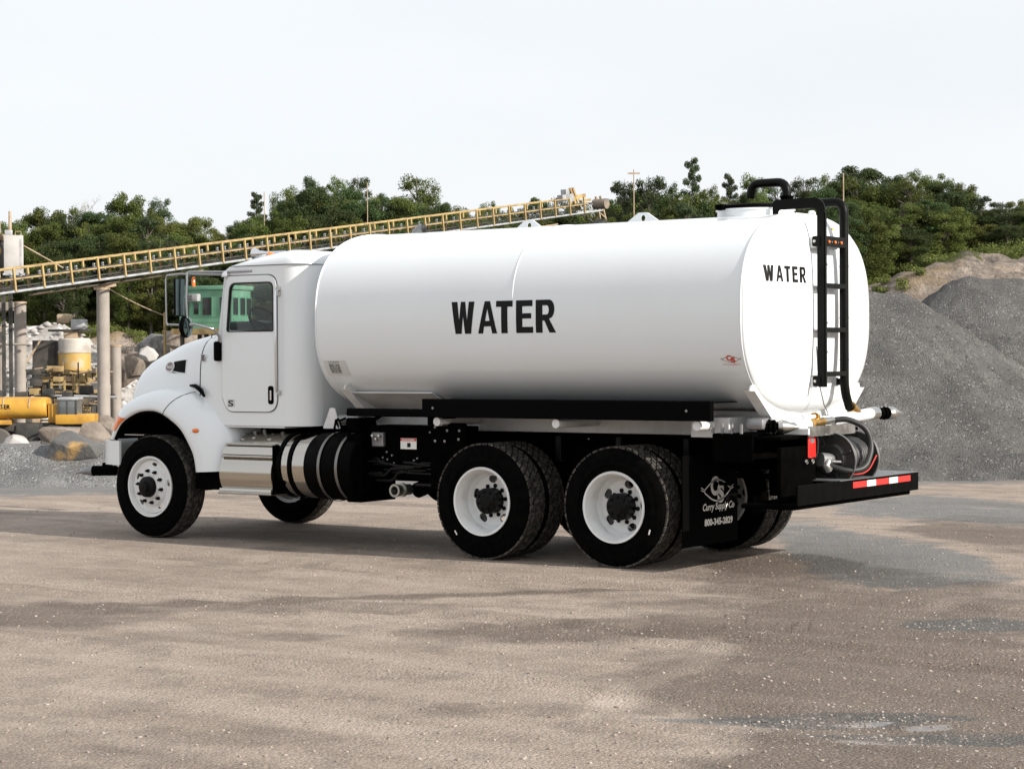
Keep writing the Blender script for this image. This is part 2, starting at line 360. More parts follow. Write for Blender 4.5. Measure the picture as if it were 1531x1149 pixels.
c = mixc(t, rng_(t,sepv.outputs[1],.90,.97,0,.30), c, (.10,.085,.075))
c = mixc(t, rng_(t,fin,.36,.64,0,.75), c, mixc(t,.55,c,(.10,.083,.07)))
t.links.new(c, B.inputs['Base Color'])
rr = math_(t,'MULTIPLY_ADD', dm, -.15, .92); pm = rng_(t, ap.outputs['Fac'], .4, .7)
t.links.new(math_(t,'MULTIPLY_ADD', pm, -.7, rr), B.inputs['Roughness']); B.inputs['Specular IOR Level'].default_value = .35
h = math_(t,'MULTIPLY_ADD', fin, .6, math_(t,'MULTIPLY', mid, 1.4)); h = math_(t,'ADD', h, math_(t,'MULTIPLY', vor.outputs['Distance'], -.5)); h = math_(t,'MULTIPLY_ADD', vf, .15, h)
bp = N(t,'ShaderNodeBump'); bp.inputs['Distance'].default_value = .028; t.links.new(math_(t,'MULTIPLY_ADD', pm, -.8, .85), bp.inputs['Strength'])
t.links.new(h, bp.inputs['Height']); t.links.new(bp.outputs[0], B.inputs['Normal'])
g = grid_mesh('ground', X, Y, Z, gm, {'damp_and_shadow':damp_and_shadow,'grey':grey,'puddle':pud,'lite':lite}); tag(g, kind='structure')
# loose stones: stuff
def stones(name, pts, sizes, m, label, seed=3):
    r = np.random.default_rng(seed)
    bm = bmesh.new(); bmesh.ops.create_icosphere(bm, subdivisions=1, radius=1); bv = np.array([v_.co[:] for v_ in bm.verts]); bf = np.array([[v_.index for v_ in f.verts] for f in bm.faces]); bm.free()
    n = len(pts); k = len(bv); A = r.uniform(0,2*PI,n)
    sc = np.stack([r.uniform(.7,1.3,n), r.uniform(.6,1.1,n), r.uniform(.4,.75,n)],-1)*sizes[:,None]
    P = bv[None]*(1+r.uniform(-.22,.22,(n,k,1)))*sc[:,None,:]
    ca, sa = np.cos(A)[:,None], np.sin(A)[:,None]
    Q = np.stack([P[...,0]*ca-P[...,1]*sa, P[...,0]*sa+P[...,1]*ca, P[...,2]],-1)+pts[:,None,:]
    F = (bf[None]+(np.arange(n)*k)[:,None,None]).reshape(-1,3)
    me = bpy.data.meshes.new(name); co = Q.reshape(-1,3); me.vertices.add(len(co)); me.vertices.foreach_set('co', co.ravel())
    me.loops.add(F.size); me.loops.foreach_set('vertex_index', F.ravel()); me.polygons.add(len(F)); me.polygons.foreach_set('loop_start', np.arange(len(F))*3)
    me.update(calc_edges=True); me.materials.append(m)
    o = bpy.data.objects.new(name, me); S.collection.objects.link(o); tag(o, label, 'gravel', kind='stuff'); return o
def island_mat(name, cols, rough=.85):
    m = bpy.data.materials.new(name); m.use_nodes = True; t = m.node_tree; b = t.nodes['Principled BSDF']; b.inputs['Roughness'].default_value = rough
    gi = N(t,'ShaderNodeNewGeometry'); cr = N(t,'ShaderNodeValToRGB'); cr.color_ramp.elements[0].color = (*cols[0],1); cr.color_ramp.elements[1].color = (*cols[-1],1)
    for i, q in enumerate(cols[1:-1]): e_ = cr.color_ramp.elements.new((i+1)/(len(cols)-1)); e_.color = (*q,1)
    t.links.new(gi.outputs['Random Per Island'], cr.inputs[0]); t.links.new(cr.outputs[0], b.inputs['Base Color']); return m
PEB = island_mat('loose_stone', [(.17,.14,.12),(.27,.22,.185),(.33,.28,.235),(.40,.345,.30)])
def scatter(n, d0, d1, smin, smax, power, seed, amax=.285):
    r = np.random.default_rng(seed); d = d0+(d1-d0)*r.random(n)**1.3; u = d*r.uniform(-amax,amax,n)
    keep = fbm(CAM.x+Fv.x*d+Rv.x*u, CAM.y+Fv.y*d+Rv.y*u, .8, 61, 3)+r.uniform(-.35,.35,n) > -.05
    d = d[keep]; u = u[keep]; x = CAM.x+Fv.x*d+Rv.x*u; y = CAM.y+Fv.y*d+Rv.y*u
    s = smin+(smax-smin)*r.random(len(d))**power; return np.stack([x,y,ground_h(d,u)+s*.15],-1), s
p_, s_ = scatter(24000, 8, 26, .0022, .014, 7, 4)
stones('loose_stones', p_, s_, PEB, 'small loose stones scattered over the packed yard in front of the truck')
# wet coarse gravel patches at lower right
def patch(px, py, rx, ry, n, seed, s0=.008, s1=.035):
    r = np.random.default_rng(seed); a = r.uniform(0,2*PI,n); q = r.random(n)**.9*1.2
    d = CAM.z*FPX/(py+np.sin(a)*q*ry-538.4); u = (px+np.cos(a)*q*rx-765.5)*d/FPX
    x = CAM.x+Fv.x*d+Rv.x*u; y = CAM.y+Fv.y*d+Rv.y*u; s = s0+(s1-s0)*r.random(n)**3; return np.stack([x,y,ground_h(d,u)-s*.1],-1), s
PP = [patch(1290,1082,230,34,520,1,.003,.013), patch(1440,938,150,24,460,2,.003,.013), patch(1330,1105,260,26,420,3,.003,.012), patch(1180,1080,150,24,160,5,.003,.012), patch(1140,948,150,20,200,6,.003,.012), patch(830,950,180,18,120,7,.003,.011)]
stones('coarse_gravel', np.concatenate([a for a,_ in PP]), np.concatenate([b for _,b in PP]), island_mat('coarse_stone', [(.10,.10,.10),(.17,.16,.15),(.27,.24,.21),(.38,.35,.32)]), 'coarser grey gravel spilled in patches at the lower right of the yard', 8)
# tread print: mud ridges coloured dark so they look like recessed grooves
tb = MB(); r0 = random.Random(5)
for cl, (px0, px1, py0) in enumerate(((1082,1140,932),(1152,1214,936))):
    for i in range(9):
        if r0.random() < .1: continue
        px = px0+(px1-px0)*i/8+r0.uniform(-2,2); a = gpos(px, py0-12-r0.random()*3); b = gpos(px-2+r0.uniform(-2,2), py0+1+r0.random()*12); m_ = (a+b)/2; l = (b-a).length; an = math.atan2(b.y-a.y, b.x-a.x)
        tb.box((-l/2,-.011,-.012),(l/2,.015,-.003+r0.random()*.004),.003, Matrix.Translation(m_)@Matrix.Rotation(an,4,'Z'))
o = tb.build('tyre_print', mat('damp_mud_groove_shade',(.16,.132,.108),.95,spec=.1,col2=(.09,.074,.06),scale=20,bump=.8,bscale=60)); tag(o,'dark ridged tyre print in moist mud, groove shade in its colour, right of centre','tyre print',kind='stuff')
# ------------------------------------------------------------------ the water truck
truck = tag(empty('water_truck', (0,0,0)), 'white six-wheel-drive water tanker truck parked on the yard with WATER on its tank', 'truck')
ZC, TA, TB, TN = 2.19, 1.20, .86, 2.65
def sec(k, s=1.0, n=96):
    a = 2*PI*k/n; c, d = math.cos(a), math.sin(a)
    return (TA*s*math.copysign(abs(c)**(2/TN), c), ZC+TB*s*math.copysign(abs(d)**(2/TN), d))
def side_y(z): return TA*(1-min(1,abs((z-ZC)/TB))**TN)**(1/TN)
def top_z(y): return ZC+TB*(1-min(1,abs(y/TA))**TN)**(1/TN)
HEAD = [(1.0,0),(.995,.012),(.975,.03),(.945,.055),(.9,.082),(.83,.105),(.72,.125),(.55,.142),(.35,.152),(.15,.157),(.001,.158)]
def head_x(y, z):
    s = (abs(y/TA)**TN+abs((z-ZC)/TB)**TN)**(1/TN)
    for (a, b), (c_, d_) in zip(HEAD, HEAD[1:]):
        if c_ <= s <= a: return -1.25-(b+(d_-b)*(a-s)/(a-c_))
    return -1.25
XF = 3.36
n = 128
rows = [[(XF+q*.75, *sec(k,s,n)) for k in range(n+1)] for s, q in HEAD[::-1]]+[[(x, *sec(k,1,n)) for k in range(n+1)] for x in np.linspace(XF-.05,-1.2,30)]+[[(-1.25-q, *sec(k,s,n)) for k in range(n+1)] for s, q in HEAD]
tank = MB().grid(rows).build('tank', WHITE, truck, 30)
def hoop(x, r, s=1.0, k0=0, k1=None, n=128):
    k1 = n if k1 is None else k1; return MB().tube([(x,*sec(k,s,n)) for k in range(k0,k1+1)], r, 8)
hoop(-1.235,.007,1.001).build('weld_seam', WHITE, tank); hoop(XF-.01,.008,1.001).build('weld_seam', WHITE, tank); hoop(1.06,.004,1.0,2,60).build('weld_seam', WHITE, tank)
# lettering on the side
def onside(x0, x1, z0, z1, off=.002):
    def f(u, v_): z = z0+(z1-z0)*v_; return (x0+(x1-x0)*u, side_y(z)+off, z)
    return f
def glyph_water():
    t_ = .37; h = .185
    W_ = [[(0,1),(.255,1),(.335,.42),(.405,1),(.60,1),(.675,.42),(.755,1),(1.0,1),(.845,0),(.58,0),(.505,.55),(.43,0),(.165,0)]]
    A_ = [[(.36,1),(.64,1),(1,0),(.74,0),(.675,.22),(.325,.22),(.26,0),(0,0)],[(.385,.39),(.615,.39),(.50,.77)]]
    T_ = [[(0,1),(1,1),(1,1-h),(.69,1-h),(.69,0),(.31,0),(.31,1-h),(0,1-h)]]
    E_ = [[(0,1),(.97,1),(.97,1-h),(t_,1-h),(t_,.60),(.90,.60),(.90,.44),(t_,.44),(t_,h),(1,h),(1,0),(0,0)]]
    arc = [(.70+.27*math.sin(PI*k/10), .715+.285*math.cos(PI*k/10)) for k in range(11)]
    R_ = [[(0,1)]+arc+[(.70,.41),(1.04,0),(.70,0),(.46,.36),(.35,.37),(.35,0),(0,0)],[(.35,.83),(.35,.55)]+[(.58+.10*math.sin(PI*k/8), .69-.14*math.cos(PI*k/8)) for k in range(9)]]
    return [(W_,1.25),(A_,1.02),(T_,.88),(E_,.89),(R_,1.0)]
def water(fn, cuts, cutu, gap, name, parent, label):
    G = glyph_water(); GP = ([gap*1.35,-gap*.3,gap*1.3,gap] if gap < .2 else [gap,gap*.75,gap,gap])+[0]; tot = sum(w_ for _, w_ in G)+sum(GP); x = 0; gi_ = 0; allm = MB()
    for outl, w_ in G:
        m_ = plate([[(x/tot+q[0]*w_/tot, q[1]) for q in o_] for o_ in outl], 'Z', -.00001, .00001)
        bm = bmesh.new(); vs = [bm.verts.new((q[0],q[1],q[2])) for q in m_.v]
        for f_ in m_.f:
            try: bm.faces.new([vs[i] for i in f_])
            except ValueError: pass
        bmesh.ops.delete(bm, geom=[f_ for f_ in bm.faces if f_.calc_center_median().z <= .000005], context='FACES')
        bmesh.ops.remove_doubles(bm, verts=bm.verts, dist=1e-6)
        for k in range(1, cuts): bmesh.ops.bisect_plane(bm, geom=bm.verts[:]+bm.edges[:]+bm.faces[:], plane_co=(0,k/cuts,0), plane_no=(0,1,0))
        for k in range(1, cutu): bmesh.ops.bisect_plane(bm, geom=bm.verts[:]+bm.edges[:]+bm.faces[:], plane_co=(k/cutu,0,0), plane_no=(1,0,0))
        bm.verts.index_update(); lm = MB(); lm.add([fn(q.co.x,q.co.y) for q in bm.verts], [tuple(q.index for q in f_.verts) for f_ in bm.faces]); bm.free()
        lm.build('letter', DECALB, parent, 0, fix=True); x += w_+GP[gi_]; gi_ += 1
water(onside(1.73,.60,2.035,2.325,.0025), 8, 0, .14, 'lettering', tank, '')
if 0: text_mb('WATER', onside(1.72,.60,2.035,2.325,.0025), .035, 8, space=1.14).build('lettering', DECALB, tank, 0, label='black WATER lettering on the near side')
def onhead(y0, y1, z0, z1, z2, z3, off=.004):
    def f(u, v_):
        y = y0+(y1-y0)*u; z = (z0+(z2-z0)*u)*(1-v_)+(z1+(z3-z1)*u)*v_; return (head_x(y,z)-off, y, z)
    return f
water(onhead(1.0,.34,2.44,2.575,2.44,2.575), 4, 40, .32, 'lettering', tank, '')
# caution label and maker's emblem
def decal(parent, f, items):
    for (nm, m_, u0,v0,u1,v1) in items:
        mb = MB(); mb.grid([[f(u0+(u1-u0)*i/6, v0+(v1-v0)*j/4) for j in range(5)] for i in range(7)]); mb.build(nm, m_, parent, 0, fix=False)
stk = MB().grid([[onside(3.31,3.03,1.655,1.80,.002)(i/6,j/5) for j in range(6)] for i in range(7)]).build('caution_label', mat('label_grey',(.62,.63,.62),.35), tank, 0)
for k in range(5):
    text_mb(['CAUTION','RINSE TANK','BEFORE FILLING','NON POTABLE','WATER ONLY'][k], onside(3.25,3.12,1.778-k*.022-(.012 if k else 0),1.792-k*.022,.004), .0, 1).build('print', DECALB, stk, 0)
def eye(f, parent, cm, lm, full=True):
    """almond outline with the letters C and S inside; f(u,v)->point"""
    mb = MB()
    for sgn in (1,-1):
        for i in range(14):
            u0, u1 = i/14, (i+1)/14; h0, h1 = .30*math.sin(PI*u0)*sgn+.5, .30*math.sin(PI*u1)*sgn+.5
            mb.add([f(u0,h0),f(u1,h1),f(u1,h1+.05*sgn),f(u0,h0+.05*sgn)], [(0,1,2,3)])
    for sx in (0,1):
        for dv in (.0,.08): a = -.12 if sx == 0 else 1.12; b = .02 if sx == 0 else .98; mb.add([f(a,.56+dv),f(b,.5+dv*.6),f(b,.47+dv*.6),f(a,.53+dv)], [(0,1,2,3)])
    mb.build('emblem_outline', lm, parent, 0, fix=False)
    text_mb('C', lambda u,v_: f(.24+.30*u,.34+.60*v_), .05, 3).build('emblem_letter', cm, parent, 0)
    text_mb('S', lambda u,v_: f(.50+.26*u,.10+.62*v_), .06, 3).build('emblem_letter', cm, parent, 0)
em = MB().grid([[onside(-1.02,-1.20,1.75,1.83,.0015)(i/6,j/5) for j in range(6)] for i in range(7)]).build('maker_label', mat('label_white',(.78,.77,.75),.4), tank, 0)
eye(onside(-1.03,-1.19,1.755,1.83,.004), em, DECALR, mat('label_line',(.15,.14,.13),.5))
text_mb('Curry Supply Co', onside(-1.03,-1.19,1.742,1.756,.004), 0, 1).build('print', DECALR, em, 0)
# lifting lugs, vent, hatch
def lug(x, w_, h_, y=0, vert=True, parent=truck):
    z0 = top_z(y)-.02; o_ = rpoly([(x-w_/2,z0),(x+w_/2,z0),(x+w_*.46,z0+.035),(x+.045,z0+h_),(x-.045,z0+h_),(x-w_*.46,z0+.035)], [0,0,.02,.04,.04,.02])
    hole = [(x+.028*math.cos(a*PI/8), z0+h_-.052+.03*math.sin(a*PI/8)) for a in range(16)]
    return plate([o_, hole], 'Y', y-.01, y+.01).build('lifting_lug', WHITE, parent)
lug(.42,.36,.115); lug(1.69,.30,.10)
mb = MB(); mb.tube([(3.06,0,3.03),(3.05,0,3.07),(3.0,0,3.10),(2.96,.0,3.105)], .052, 16, cap=False); mb.build('vent_pipe', GREYM, truck)
hx, hr = -.73, .34
hat = MB().lathe([(hr,-.12),(hr,.045),(hr+.012,.05),(hr+.012,.062),(.02,.062)], 40, (hx,-.02,3.05), 'Z').build('hatch_collar', WHITE, truck)
MB().lathe([(hr*.97,.0),(hr*.97,.028),(hr*.9,.042),(.01,.05)], 40, (hx+.02,-.02,3.114), 'Z').build('hatch_lid', BLACK, hat)
MB().box((hx+.12,.28,3.10),(hx+.2,.36,3.15),.006).build('hatch_latch', CHASSIS, hat)
o_ = rpoly([(-.53,3.02),(-.41,3.02),(-.41,3.12),(-.53,3.12)], [0,0,.055,.055]); plate([o_, [(-.47+.02*math.cos(a*PI/6),3.085+.02*math.sin(a*PI/6)) for a in range(12)]], 'X', -1.07,-1.05).build('lifting_lug', WHITE, truck)
# cradles and subframe under the tank
for x0 in (-1.24, 3.12):
    pts = []
    n_ = 26
    for k in range(n_+1):
        y = .98-(.98*2)*k/n_; z = ZC-TB*(1-abs(y/TA)**TN)**(1/TN); pts.append((y, z+.012))
    o_ = [(1.04,1.57)]+pts[0:]+[(-1.04,1.57),(-1.06,1.53),(-.62,1.19),(.62,1.19),(1.06,1.53)]
    plate([o_], 'X', x0-.008, x0+.008).build('tank_cradle', WHITE2, truck)
    for s in (1,-1): MB().add([(x0-.05,s*1.06,1.53),(x0+.05,s*1.06,1.53),(x0+.05,s*.62,1.19),(x0-.05,s*.62,1.19),(x0-.05,s*1.055,1.522),(x0+.05,s*1.055,1.522),(x0+.05,s*.615,1.182),(x0-.05,s*.615,1.182)], [(0,1,2,3),(4,7,6,5),(0,4,5,1),(2,6,7,3),(1,5,6,2),(0,3,7,4)]).build('cradle_flange', WHITE2, truck, 0)
for s in (1,-1):
    MB().box((-1.2,s*.50,1.13),(3.25,s*.42,1.345),.006).build('subframe_rail', WHITE2, truck)
    # wing sheet between subframe and tank belly
    MB().add([(2.15,s*.52,1.32),(3.12,s*.52,1.32),(3.12,s*.95,1.50),(2.15,s*.95,1.50),(2.15,s*.52,1.31),(3.12,s*.52,1.31),(3.12,s*.95,1.49),(2.15,s*.95,1.49)], [(0,1,2,3),(4,7,6,5),(0,4,5,1),(2,6,7,3),(1,5,6,2),(0,3,7,4)]).build('belly_sheet', WHITE2, truck, 0)
for s in (1,-1):
    b_ = MB().box((-.95,s*1.20,1.275),(2.08,s*1.14,1.445),.006).build('side_beam', BLACK, truck)
    MB().box((-.95,s*1.14,1.425),(2.08,s*.55,1.432)).build('belly_shade_shelf', BLACK, truck)  # shelf widened and blackened to keep ground light off the tank belly
    for x in (1.93,.62,-.80):
        q = MB(); q.cyl((x,s*.45,1.235),(x,s*1.17,1.235),.040,14); q.build('beam_bracket', WHITE2, truck)
    for x in (1.95,-.72): MB().lathe([(.012,-.004),(.012,.006),(.004,.009)],10,(x,s*1.201,1.36)).build('bolt', GREYM, b_)
    MB().box((2.08,s*.98,1.27),(3.1,s*1.06,1.345),.01).build('pipe_channel', BLACK, truck)
MB().box((1.9,.9,1.20),(2.08,1.12,1.43),.008).build('beam_end_bracket', CHASSIS, truck)
# chassis
ch = MB()
for s in (1,-1):
    ch.box((-1.2,s*.43,.84),(6.1,s*.36,1.12),.006); ch.box((-1.2,s*.43,1.108),(6.1,s*.30,1.12)); 
ch.build('frame_rail', CHASSIS, truck)['kind'] = 'stuff'
for x in (-1.15,-.7,.7,2.2,3.6,5.6): MB().box((x-.04,-.36,.86),(x+.04,.36,1.08),.01).build('cross_member', CHASSIS, truck)
for x in (0,1.397):
    q = MB(); q.cyl((x,-.95,.525),(x,.95,.525),.075,16); q.lathe([(.05,-.24),(.2,-.17),(.24,0),(.2,.17),(.05,.24)],20,(x,0,.54),'X'); q.build('drive_axle', CHASSIS, truck)
q = MB(); q.cyl((5.58,-.9,.5),(5.58,.9,.5),.06,12); q.build('front_axle', CHASSIS, truck)
q = MB(); q.cyl((1.6,0,.62),(4.4,0,.75),.06,12); q.build('drive_shaft', CHASSIS, truck)
for s in (1,-1):
    q = MB()
    for k in range(5): q.box((-.75+k*.1,s*.50-.04,.70+k*.028),(2.15-k*.1,s*.50+.04,.722+k*.028))
    q.box((.55,s*.46-.06,.6),(.85,s*.46+.1,1.05),.02); q.build('leaf_spring', CHASSIS, truck)
    q = MB(); q.box((4.9,s*.42,.62),(6.2,s*.36,.66)); q.box((5.2,s*.42,.66),(5.95,s*.36,.70)); q.build('leaf_spring', CHASSIS, truck)
    # hanger plate with bolts, forward of the tandem
    hg = MB().box((1.72,s*.98,.60),(2.12,s*1.02,1.22),.008).build('hanger_plate', CHASSIS, truck)
    for (bx,bz) in ((2.06,1.18),(1.92,1.15),(1.78,1.15),(1.79,1.07),(2.06,1.05),(1.95,1.05)): MB().lathe([(.014,-.003),(.014,.008),(.006,.013)],8,(bx,s*1.02,bz)).build('bolt', GREYM, hg)
    MB().box((-1.45,s*.40,.62),(-1.1,s*.46,1.2),.01).build('tail_plate', CHASSIS, truck)
    MB().box((-.62,s*.46,.95),(.2,s*1.15,.965),.004)
MB().box((-1.25,.5,.93),(-.86,1.02,1.17),.01).build('rear_valve_box', CHASSIS, truck)
MB().box((-1.25,-.5,.93),(-.86,-1.02,1.17),.01).build('rear_valve_box', CHASSIS, truck)
for k in range(4): MB().cyl((-.86+k*-.09,1.0,1.17),(-.86+k*-.09,1.0,1.25),.014,8).build('valve_stem', GREYM, truck)
MB().box((-.97,.5,1.13),(-.6,.92,1.30),.004).build('bolster_box', WHITE2, truck)
# wheels ---------------------------------------------------------
def tyre_mb(wd, rt=.525, rb=.292):
    h = wd/2; return MB().lathe([(rb,-h+.03),(rb+.03,-h+.008),(rb+.10,-h),(rt-.16,-h-.002),(rt-.157,-h-.006),(rt-.13,-h-.006),(rt-.127,-h-.003),(rt-.10,-h-.004),(rt-.035,-h+.012),(rt-.012,-h+.03),(rt-.012,h-.03),(rt-.035,h-.012),(rt-.10,h+.004),(rt-.127,h+.003),(rt-.13,h+.006),(rt-.157,h+.006),(rt-.16,h+.002),(rb+.10,h),(rb+.03,h-.008),(rb,h-.03)], 64, closed=True)
def tread_mb(wd, rear, rt=.525):
    mb = MB(); h = wd/2-.016; rows = 5 if rear else 6; n_ = 46 if rear else 60
    for r_ in range(rows):
        y0 = -h+2*h*r_/rows+.006; y1 = -h+2*h*(r_+1)/rows-.006
        for k in range(n_):
            a0 = 2*PI*(k+(.5 if r_%2 else 0))/n_; wdt = 2*PI/n_*(.80 if rear else .92); sk = .02 if rear else .006
            sh = -.012 if r_ in (0,rows-1) else 0
            vs = []
            for (rr_, ) in ((rt-.016,),(rt,)):
                for (yy, aa) in ((y0,a0-sk),(y1,a0+sk),(y1,a0+wdt+sk),(y0,a0+wdt-sk)):
                    r2 = rr_+(sh if (abs(yy) > h*.95 and rr_ == rt) else 0); vs.append((r2*math.cos(aa), yy, r2*math.sin(aa)))
            mb.add(vs, [(4,5,6,7),(0,1,5,4),(1,2,6,5),(2,3,7,6),(3,0,4,7)])
    return mb
def holes_disc(y0, th, rout, rin, nh, rh, hr_, el, nuts_r=None, phase=0):
    O = [[(rout*math.cos(2*PI*i/64), rout*math.sin(2*PI*i/64)) for i in range(64)], [(rin*math.cos(2*PI*i/32), rin*math.sin(2*PI*i/32)) for i in range(32)]]
    for k in range(nh):
        a = 2*PI*k/nh+phase; c_, s_ = math.cos(a), math.sin(a)
        O.append([(rh*c_+hr_*math.cos(q*PI/8)*c_-hr_*el*math.sin(q*PI/8)*s_, rh*s_+hr_*math.cos(q*PI/8)*s_+hr_*el*math.sin(q*PI/8)*c_) for q in range(16)])
    return plate(O, 'Y', y0, y0+th)
RIMW = mat('wheel_white', (.74,.75,.74), .33, coat=.2, col2=(.62,.60,.57), scale=9, lo=.5, hi=.8)
HUBM = mat('hub_black', (.003,.003,.003), .5, spec=.15, rvar=.1, scale=30)
def wheel(kind, ph=0):
    """origin at wheel centre, outer side towards +y"""
    front = kind == 'front'; wd = .29 if front else .265; h = wd/2
    R = empty('wheel')
    KIDS.setdefault(R.name, [])
    tyre_mb(wd).build('tyre', RUBBER, R, 50); tread_mb(wd, not front).build('tread', TREAD, R, 0, fix=False)
    if front:
        MB().lathe([(.302,h-.004),(.312,h+.004),(.309,h+.012),(.293,h+.010),(.285,h-.012),(.268,h-.05),(.262,h-.05),(.262,-h+.03),(.295,-h+.01),(.29,h-.03)], 64, closed=True).build('rim', RIMW, R, 50)
        holes_disc(h-.045,.012,.27,.10,5,.228,.018,2.0,phase=ph+.3).build('disc', RIMW, R, 40)
        MB().lathe([(.205,h-.036),(.19,h-.008),(.13,h+.0),(.12,h+.02),(.105,h+.02),(.1,h-.03)],48,closed=True).build('disc', RIMW, R, 50)
        hb = MB().lathe([(.11,h-.02),(.105,h+.06),(.085,h+.075),(.06,h+.08),(.052,h+.11),(.001,h+.115)],28).build('hub', HUBM, R, 40)
        nb = MB()
        for k in range(10):
            a = 2*PI*k/10+ph; nb.lathe([(.019,0),(.019,.026),(.009,.03),(.009,.048),(.001,.05)],6,(.163*math.cos(a),h-.006,.163*math.sin(a)))
        tag(nb.build('lug_nuts', HUBM, R, 30), kind='stuff')
    else:
        MB().lathe([(.300,h-.004),(.312,h+.003),(.309,h+.012),(.290,h+.008),(.282,h-.02),(.268,h-.05),(.258,-h+.09),(.258,-h+.02),(.298,-h+.01),(.29,h-.03)], 64, closed=True).build('rim', RIMW, R, 50)
        dy = -h+.075
        holes_disc(dy,.012,.262,.112,5,.196,.037,1.28,phase=ph).build('disc', RIMW, R, 40)
        MB().lathe([(.262,dy+.05),(.24,dy+.025),(.225,dy+.012),(.262,dy+.0)],64,closed=True).build('disc', RIMW, R, 50)
        nb = MB()
        for k in range(10):
            a = 2*PI*k/10+ph+.2; nb.lathe([(.021,0),(.021,.016),(.010,.02),(.010,.03),(.001,.031)],6,(.138*math.cos(a),dy+.006,.138*math.sin(a)))
        tag(nb.build('lug_nuts', HUBM, R, 30), kind='stuff')
        hb = MB().lathe([(.118,dy),(.114,dy+.08),(.118,dy+.09),(.118,dy+.12),(.07,dy+.135),(.055,dy+.15),(.001,dy+.152)],28)
        for k in range(8):
            a = 2*PI*k/8; hb.lathe([(.014,dy+.1),(.014,dy+.14),(.001,dy+.142)],6,(.088*math.cos(a),0,.088*math.sin(a)))
        hb.build('hub', HUBM, R, 30)
    return R
def place_wheel(R0, first, x, y, flip):
    if first: R = R0
    else:
        R = R0.copy(); S.collection.objects.link(R); KIDS[R.name] = []
        for c_ in KIDS[R0.name]: cpy_child(c_, R)
    R.location = (x, y, .525); R.rotation_euler = (0, 0, PI if flip else 0); R.parent = truck; return R
wf = wheel('front', .15); wr = wheel('rear', .55)
place_wheel(wf, True, 5.58, 1.055, False); place_wheel(wf, False, 5.58, -1.055, True)
fst = True
for x in (0, 1.397):
    for y, fl in ((1.075,False),(.76,True),(-1.075,True),(-.76,False)):
        W_ = place_wheel(wr, fst, x, y, fl); fst = False
        if x: W_.rotation_euler.y = .25 if not fl else -.25
for (x, a) in ((0,-.5),(1.397,-2.35)): # small pale balance stickers on the sidewalls
    c_, s_ = math.cos(a), math.sin(a); M_ = Matrix.Translation((x-.0+(-.41*abs(c_) if x == 0 else .41*abs(c_)), 1.213, .525-.41*abs(s_)))@Matrix.Rotation(.6 if x else -.3,4,'Y')
    MB().box((-.006,0,-.022),(.006,.003,.022),0,M_).build('sidewall_sticker', DECALW, truck, 0)
# mudflaps
for s in (1,):
    mf = MB().box((-.66,s*.20,.20),(-.645,s*1.16,.98),.004).build('mud_flap', RUBBER if s < 0 else mat('flap_rubber',(.0015,.0015,.0015),.8,spec=.03), truck)
    if s > 0:
        def ff(u, v_, y0=.80, y1=.34, z0=.52, z1=.80): return (-.6625, y0+(y1-y0)*u, z0+(z1-z0)*v_)
        eye(ff, mf, DECALW, DECALW)
        text_mb('Curry Supply Co', lambda u,v_: (-.6635,.83-.56*u,.475+.08*v_), .03, 1, shear=.25).build('print', DECALW, mf, 0)
        text_mb('800-345-2829', lambda u,v_: (-.6635,.80-.50*u,.36+.062*v_), .045, 1).build('print', DECALW, mf, 0)
# fuel tank / step / battery side
def rcyl(mb, x0, x1, y, z, r, n_=40, rc=.03): return mb.lathe([(.001,x0),(r-rc,x0),(r-rc*.3,x0+rc*.3),(r,x0+rc),(r,x1-rc),(r-rc*.3,x1-rc*.3),(r-rc,x1),(.001,x1)], n_, (0,y,z), 'X')
ft = rcyl(MB(), 3.05, 4.5, .86, .775, .315).build('fuel_tank', STEEL, truck, 30)
rcyl(MB(), 2.96, 3.55, .86, .775, .325).build('tank_shade_sleeve', BLACK, truck, 30)  # black sleeve stands in for the shaded rear of the polished tank
for x in (3.34, 3.12): MB().lathe([(.333,x-.016),(.337,x-.016),(.337,x+.016),(.333,x+.016)],48,(0,.86,.775),'X',closed=True).build('tank_strap', mat('strap_dull',(.22,.215,.20),.4,.9), truck)
for x in (3.72, 3.86): MB().lathe([(.322,x-.022),(.328,x-.022),(.328,x+.022),(.322,x+.022)],48,(0,.86,.775),'X',closed=True).build('tank_strap', BLACK, truck)
# polished step box over the fuel tank
sp = MB(); prof = [(1.05,.985),(1.12,.975),(1.15,.955),(1.165,.92),(1.168,.88),(1.155,.862)]+[(1.155+.055*math.sin(PI*k/12)**.8*(1-.2*k/12)+.03*k/12,.862-.30*k/12) for k in range(1,13)]+[(1.215,.545),(1.222,.52),(1.205,.495)]
sp.grid([[(x, p[0], p[1]) for p in prof] for x in (3.92,4.2,4.45,4.60)]); sp.build('step_panel', STEEL, truck, 25)
MB().box((3.92,1.18,.49),(4.62,1.225,.515),.006).build('step_edge', ALU, truck)
MB().box((3.92,1.165,.85),(4.60,1.20,.872),.006).build('step_edge', ALU, truck)
MB().box((3.92,1.06,.97),(4.58,1.15,.99),.004).build('step_edge', ALU, truck)
MB().box((3.905,.82,.50),(3.92,1.2,.98),.004).build('step_side', CHASSIS, truck)
for (bx, by, h_) in ((4.45,1.02,.045),(4.32,1.0,.06),(4.1,1.02,.05)): MB().lathe([(.035,0),(.035,h_),(.02,h_+.01),(.001,h_+.01)],16,(bx,by,.985),'Z').build('filler_cap', ALU, truck)
q = MB()
for k in range(5): q.cyl((4.5-k*.12,.9+.03*(k%2),.98),(4.5-k*.12,.93,1.08+.02*(k%3)),.018,8)
q.build('fittings', GREYM, truck)
MB().box((2.92,.52,.45),(3.10,1.06,1.1),.01).build('equipment_box', CHASSIS, truck)
